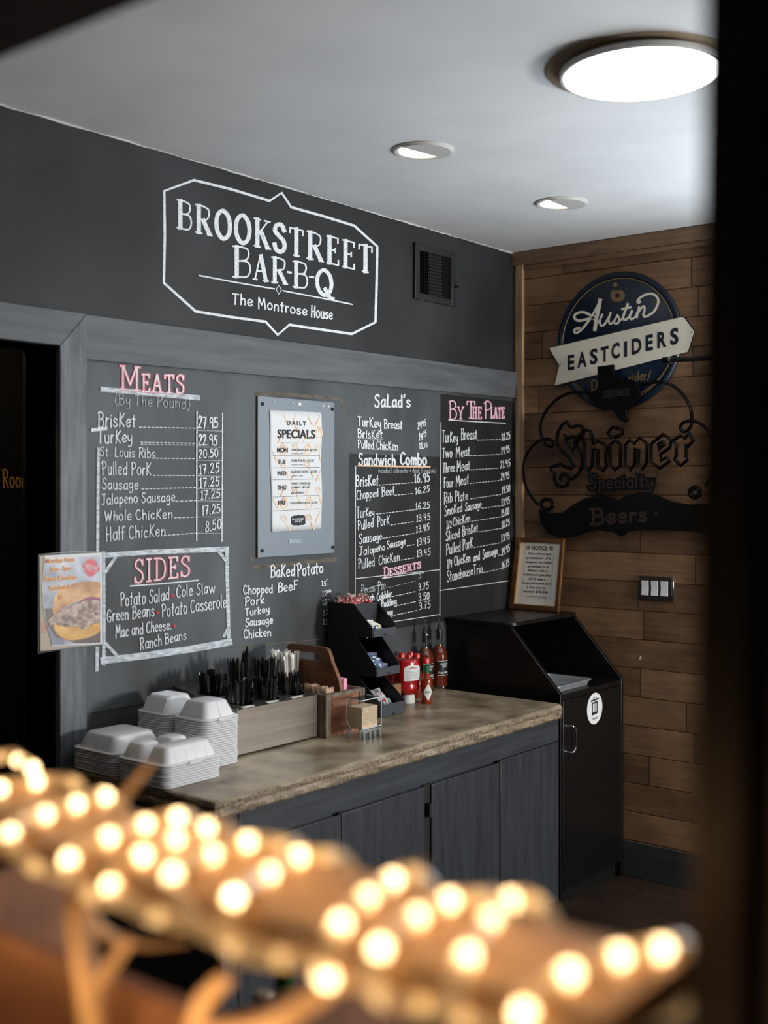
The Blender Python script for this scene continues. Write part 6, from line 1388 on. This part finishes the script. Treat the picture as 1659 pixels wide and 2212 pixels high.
B = [apt(u, v, d) for u, v, d in [(360, 2330, .592), (410, 2262, .592), (500, 2236, .592), (590, 2214, .592), (665, 2166, .592), (715, 2130, .592), (740, 2108, .592)]]
antler('antler', 'antler at the bottom middle with two upright tines', [(B, 0.0118, 0.0066), ([apt(u, v, d) for u, v, d in [(418, 2255, .592), (428, 2195, .592), (448, 2152, .592), (486, 2116, .592)]], 0.009, 0.0062)], B[0])
S_ = [apt(u, v, d) for u, v, d in [(215, 1830, .665), (240, 1772, .68), (268, 1722, .69), (298, 1684, .70), (328, 1650, .71)]]
antler('antler', 'pale antler tine rising behind the slab in front of the foam containers', [(S_, 0.0072, 0.0022)], S_[0])
T_ = [apt(u, v, d) for u, v, d in [(850, 1960, .66), (876, 1918, .68), (893, 1888, .695), (910, 1866, .705)]]
antler('antler', 'small antler tip showing behind the slab near its middle', [(T_, 0.006, 0.0028)], T_[0])
# ------------------------------------------------------------------ beer bottles in a tub on a stand beyond the partition
M['green_glass'] = mat('green bottle glass', (14, 74, 20), 0.08, rgb2=(20, 96, 28), scale=(20, 20, 10), Coat_Weight=0.7, Transmission_Weight=0.3)
M['cap_metal'] = mat('bottle cap metal', (150, 132, 110), 0.3, 0.7)
bp_ = [onZ(u, v, z) for u, v, z in [(568, 2142, .90), (614, 2080, 1.0), (640, 2176, .90), (735, 2172, .95), (690, 2135, .90)]]
bc = sum(bp_, Vector())/len(bp_)
tz = 0.645
t = thing('drink_stand', 'small dark square stand holding the beer tub', 'stand', (bc.x, bc.y, 0))
MB().box(bc.x-0.24, bc.x+0.24, bc.y-0.24, bc.y+0.24, tz-0.03, tz).build('top', M['darkwood'], t, bevel=0.003)
for a in (-1, 1):
    for b in (-1, 1): MB().box(bc.x+a*0.21-0.02, bc.x+a*0.21+0.02, bc.y+b*0.21-0.02, bc.y+b*0.21+0.02, 0, tz-0.0305).build('leg', M['darkwood'], t)
t = thing('metal_tub', 'dark round tub of green beer bottles on the stand', 'tub', (bc.x, bc.y, tz))
MB().lathe([(0.13, tz+0.0005), (0.18, tz+0.10), (0.185, tz+0.19), (0.19, tz+0.193), (0.188, tz+0.198), (0.18, tz+0.196), (0.175, tz+0.1), (0.125, tz+0.006), (0.0005, tz+0.006)], (bc.x, bc.y, 0), 32, cap=False).build('tub', M['black_metal'], t)
M['ice'] = glass('ice', (235, 245, 250), 0.2, 1.3)
root = None
for i, p in enumerate(bp_):
    zt = p.z; zb = zt-0.235
    if root is None:
        root = thing('beer_bottle', 'green glass beer bottle with a metal cap standing in the tub', 'bottle', (p.x, p.y, zb), 'green beer bottles in the tub')
        MB().lathe([(0.0005, 0), (0.029, 0), (0.0305, 0.004), (0.0305, 0.12), (0.026, 0.145), (0.016, 0.175), (0.0135, 0.20), (0.0130, 0.222), (0.0142, 0.224), (0.0142, 0.229), (0.0005, 0.229)], (p.x, p.y, zb), 24, cap=False).build('glass', M['green_glass'], root)
        mb = MB(); rs = []
        for r, z in ((0.0158, 0.2235), (0.0158, 0.231), (0.013, 0.2345), (0.0005, 0.235)): rs.append([(p.x+r*(1+0.05*(k % 2)*(z < .232))*math.cos(k*math.pi/21), p.y+r*(1+0.05*(k % 2)*(z < .232))*math.sin(k*math.pi/21), zb+z) for k in range(42)])
        mb.rings(rs, False, False); mb.build('cap', M['cap_metal'], root)
    else: dup(root, (p.x, p.y, zb), (0, 0, i))
mb = MB()
for k in range(70):
    a = k*2.4; r = 0.135*math.sqrt((k+0.5)/70); q_ = Vector((bc.x+r*math.cos(a), bc.y+r*math.sin(a), tz+0.115+R.uniform(-.02, .035)))
    if any((Vector((p.x, p.y, 0))-Vector((q_.x, q_.y, 0))).length < 0.052 for p in bp_): continue
    m_ = Matrix.Rotation(R.uniform(0, 3), 3, Vector((R.random(), R.random(), 1)).normalized()); s_ = 0.013; mb.obox(q_, m_ @ Vector((s_, 0, 0)), m_ @ Vector((0, s_, 0)), m_ @ Vector((0, 0, s_)))
o_ = mb.build('ice', M['ice'], None); props(o_, 'ice cubes between the green bottles in the tub', 'ice', None, 'stuff')
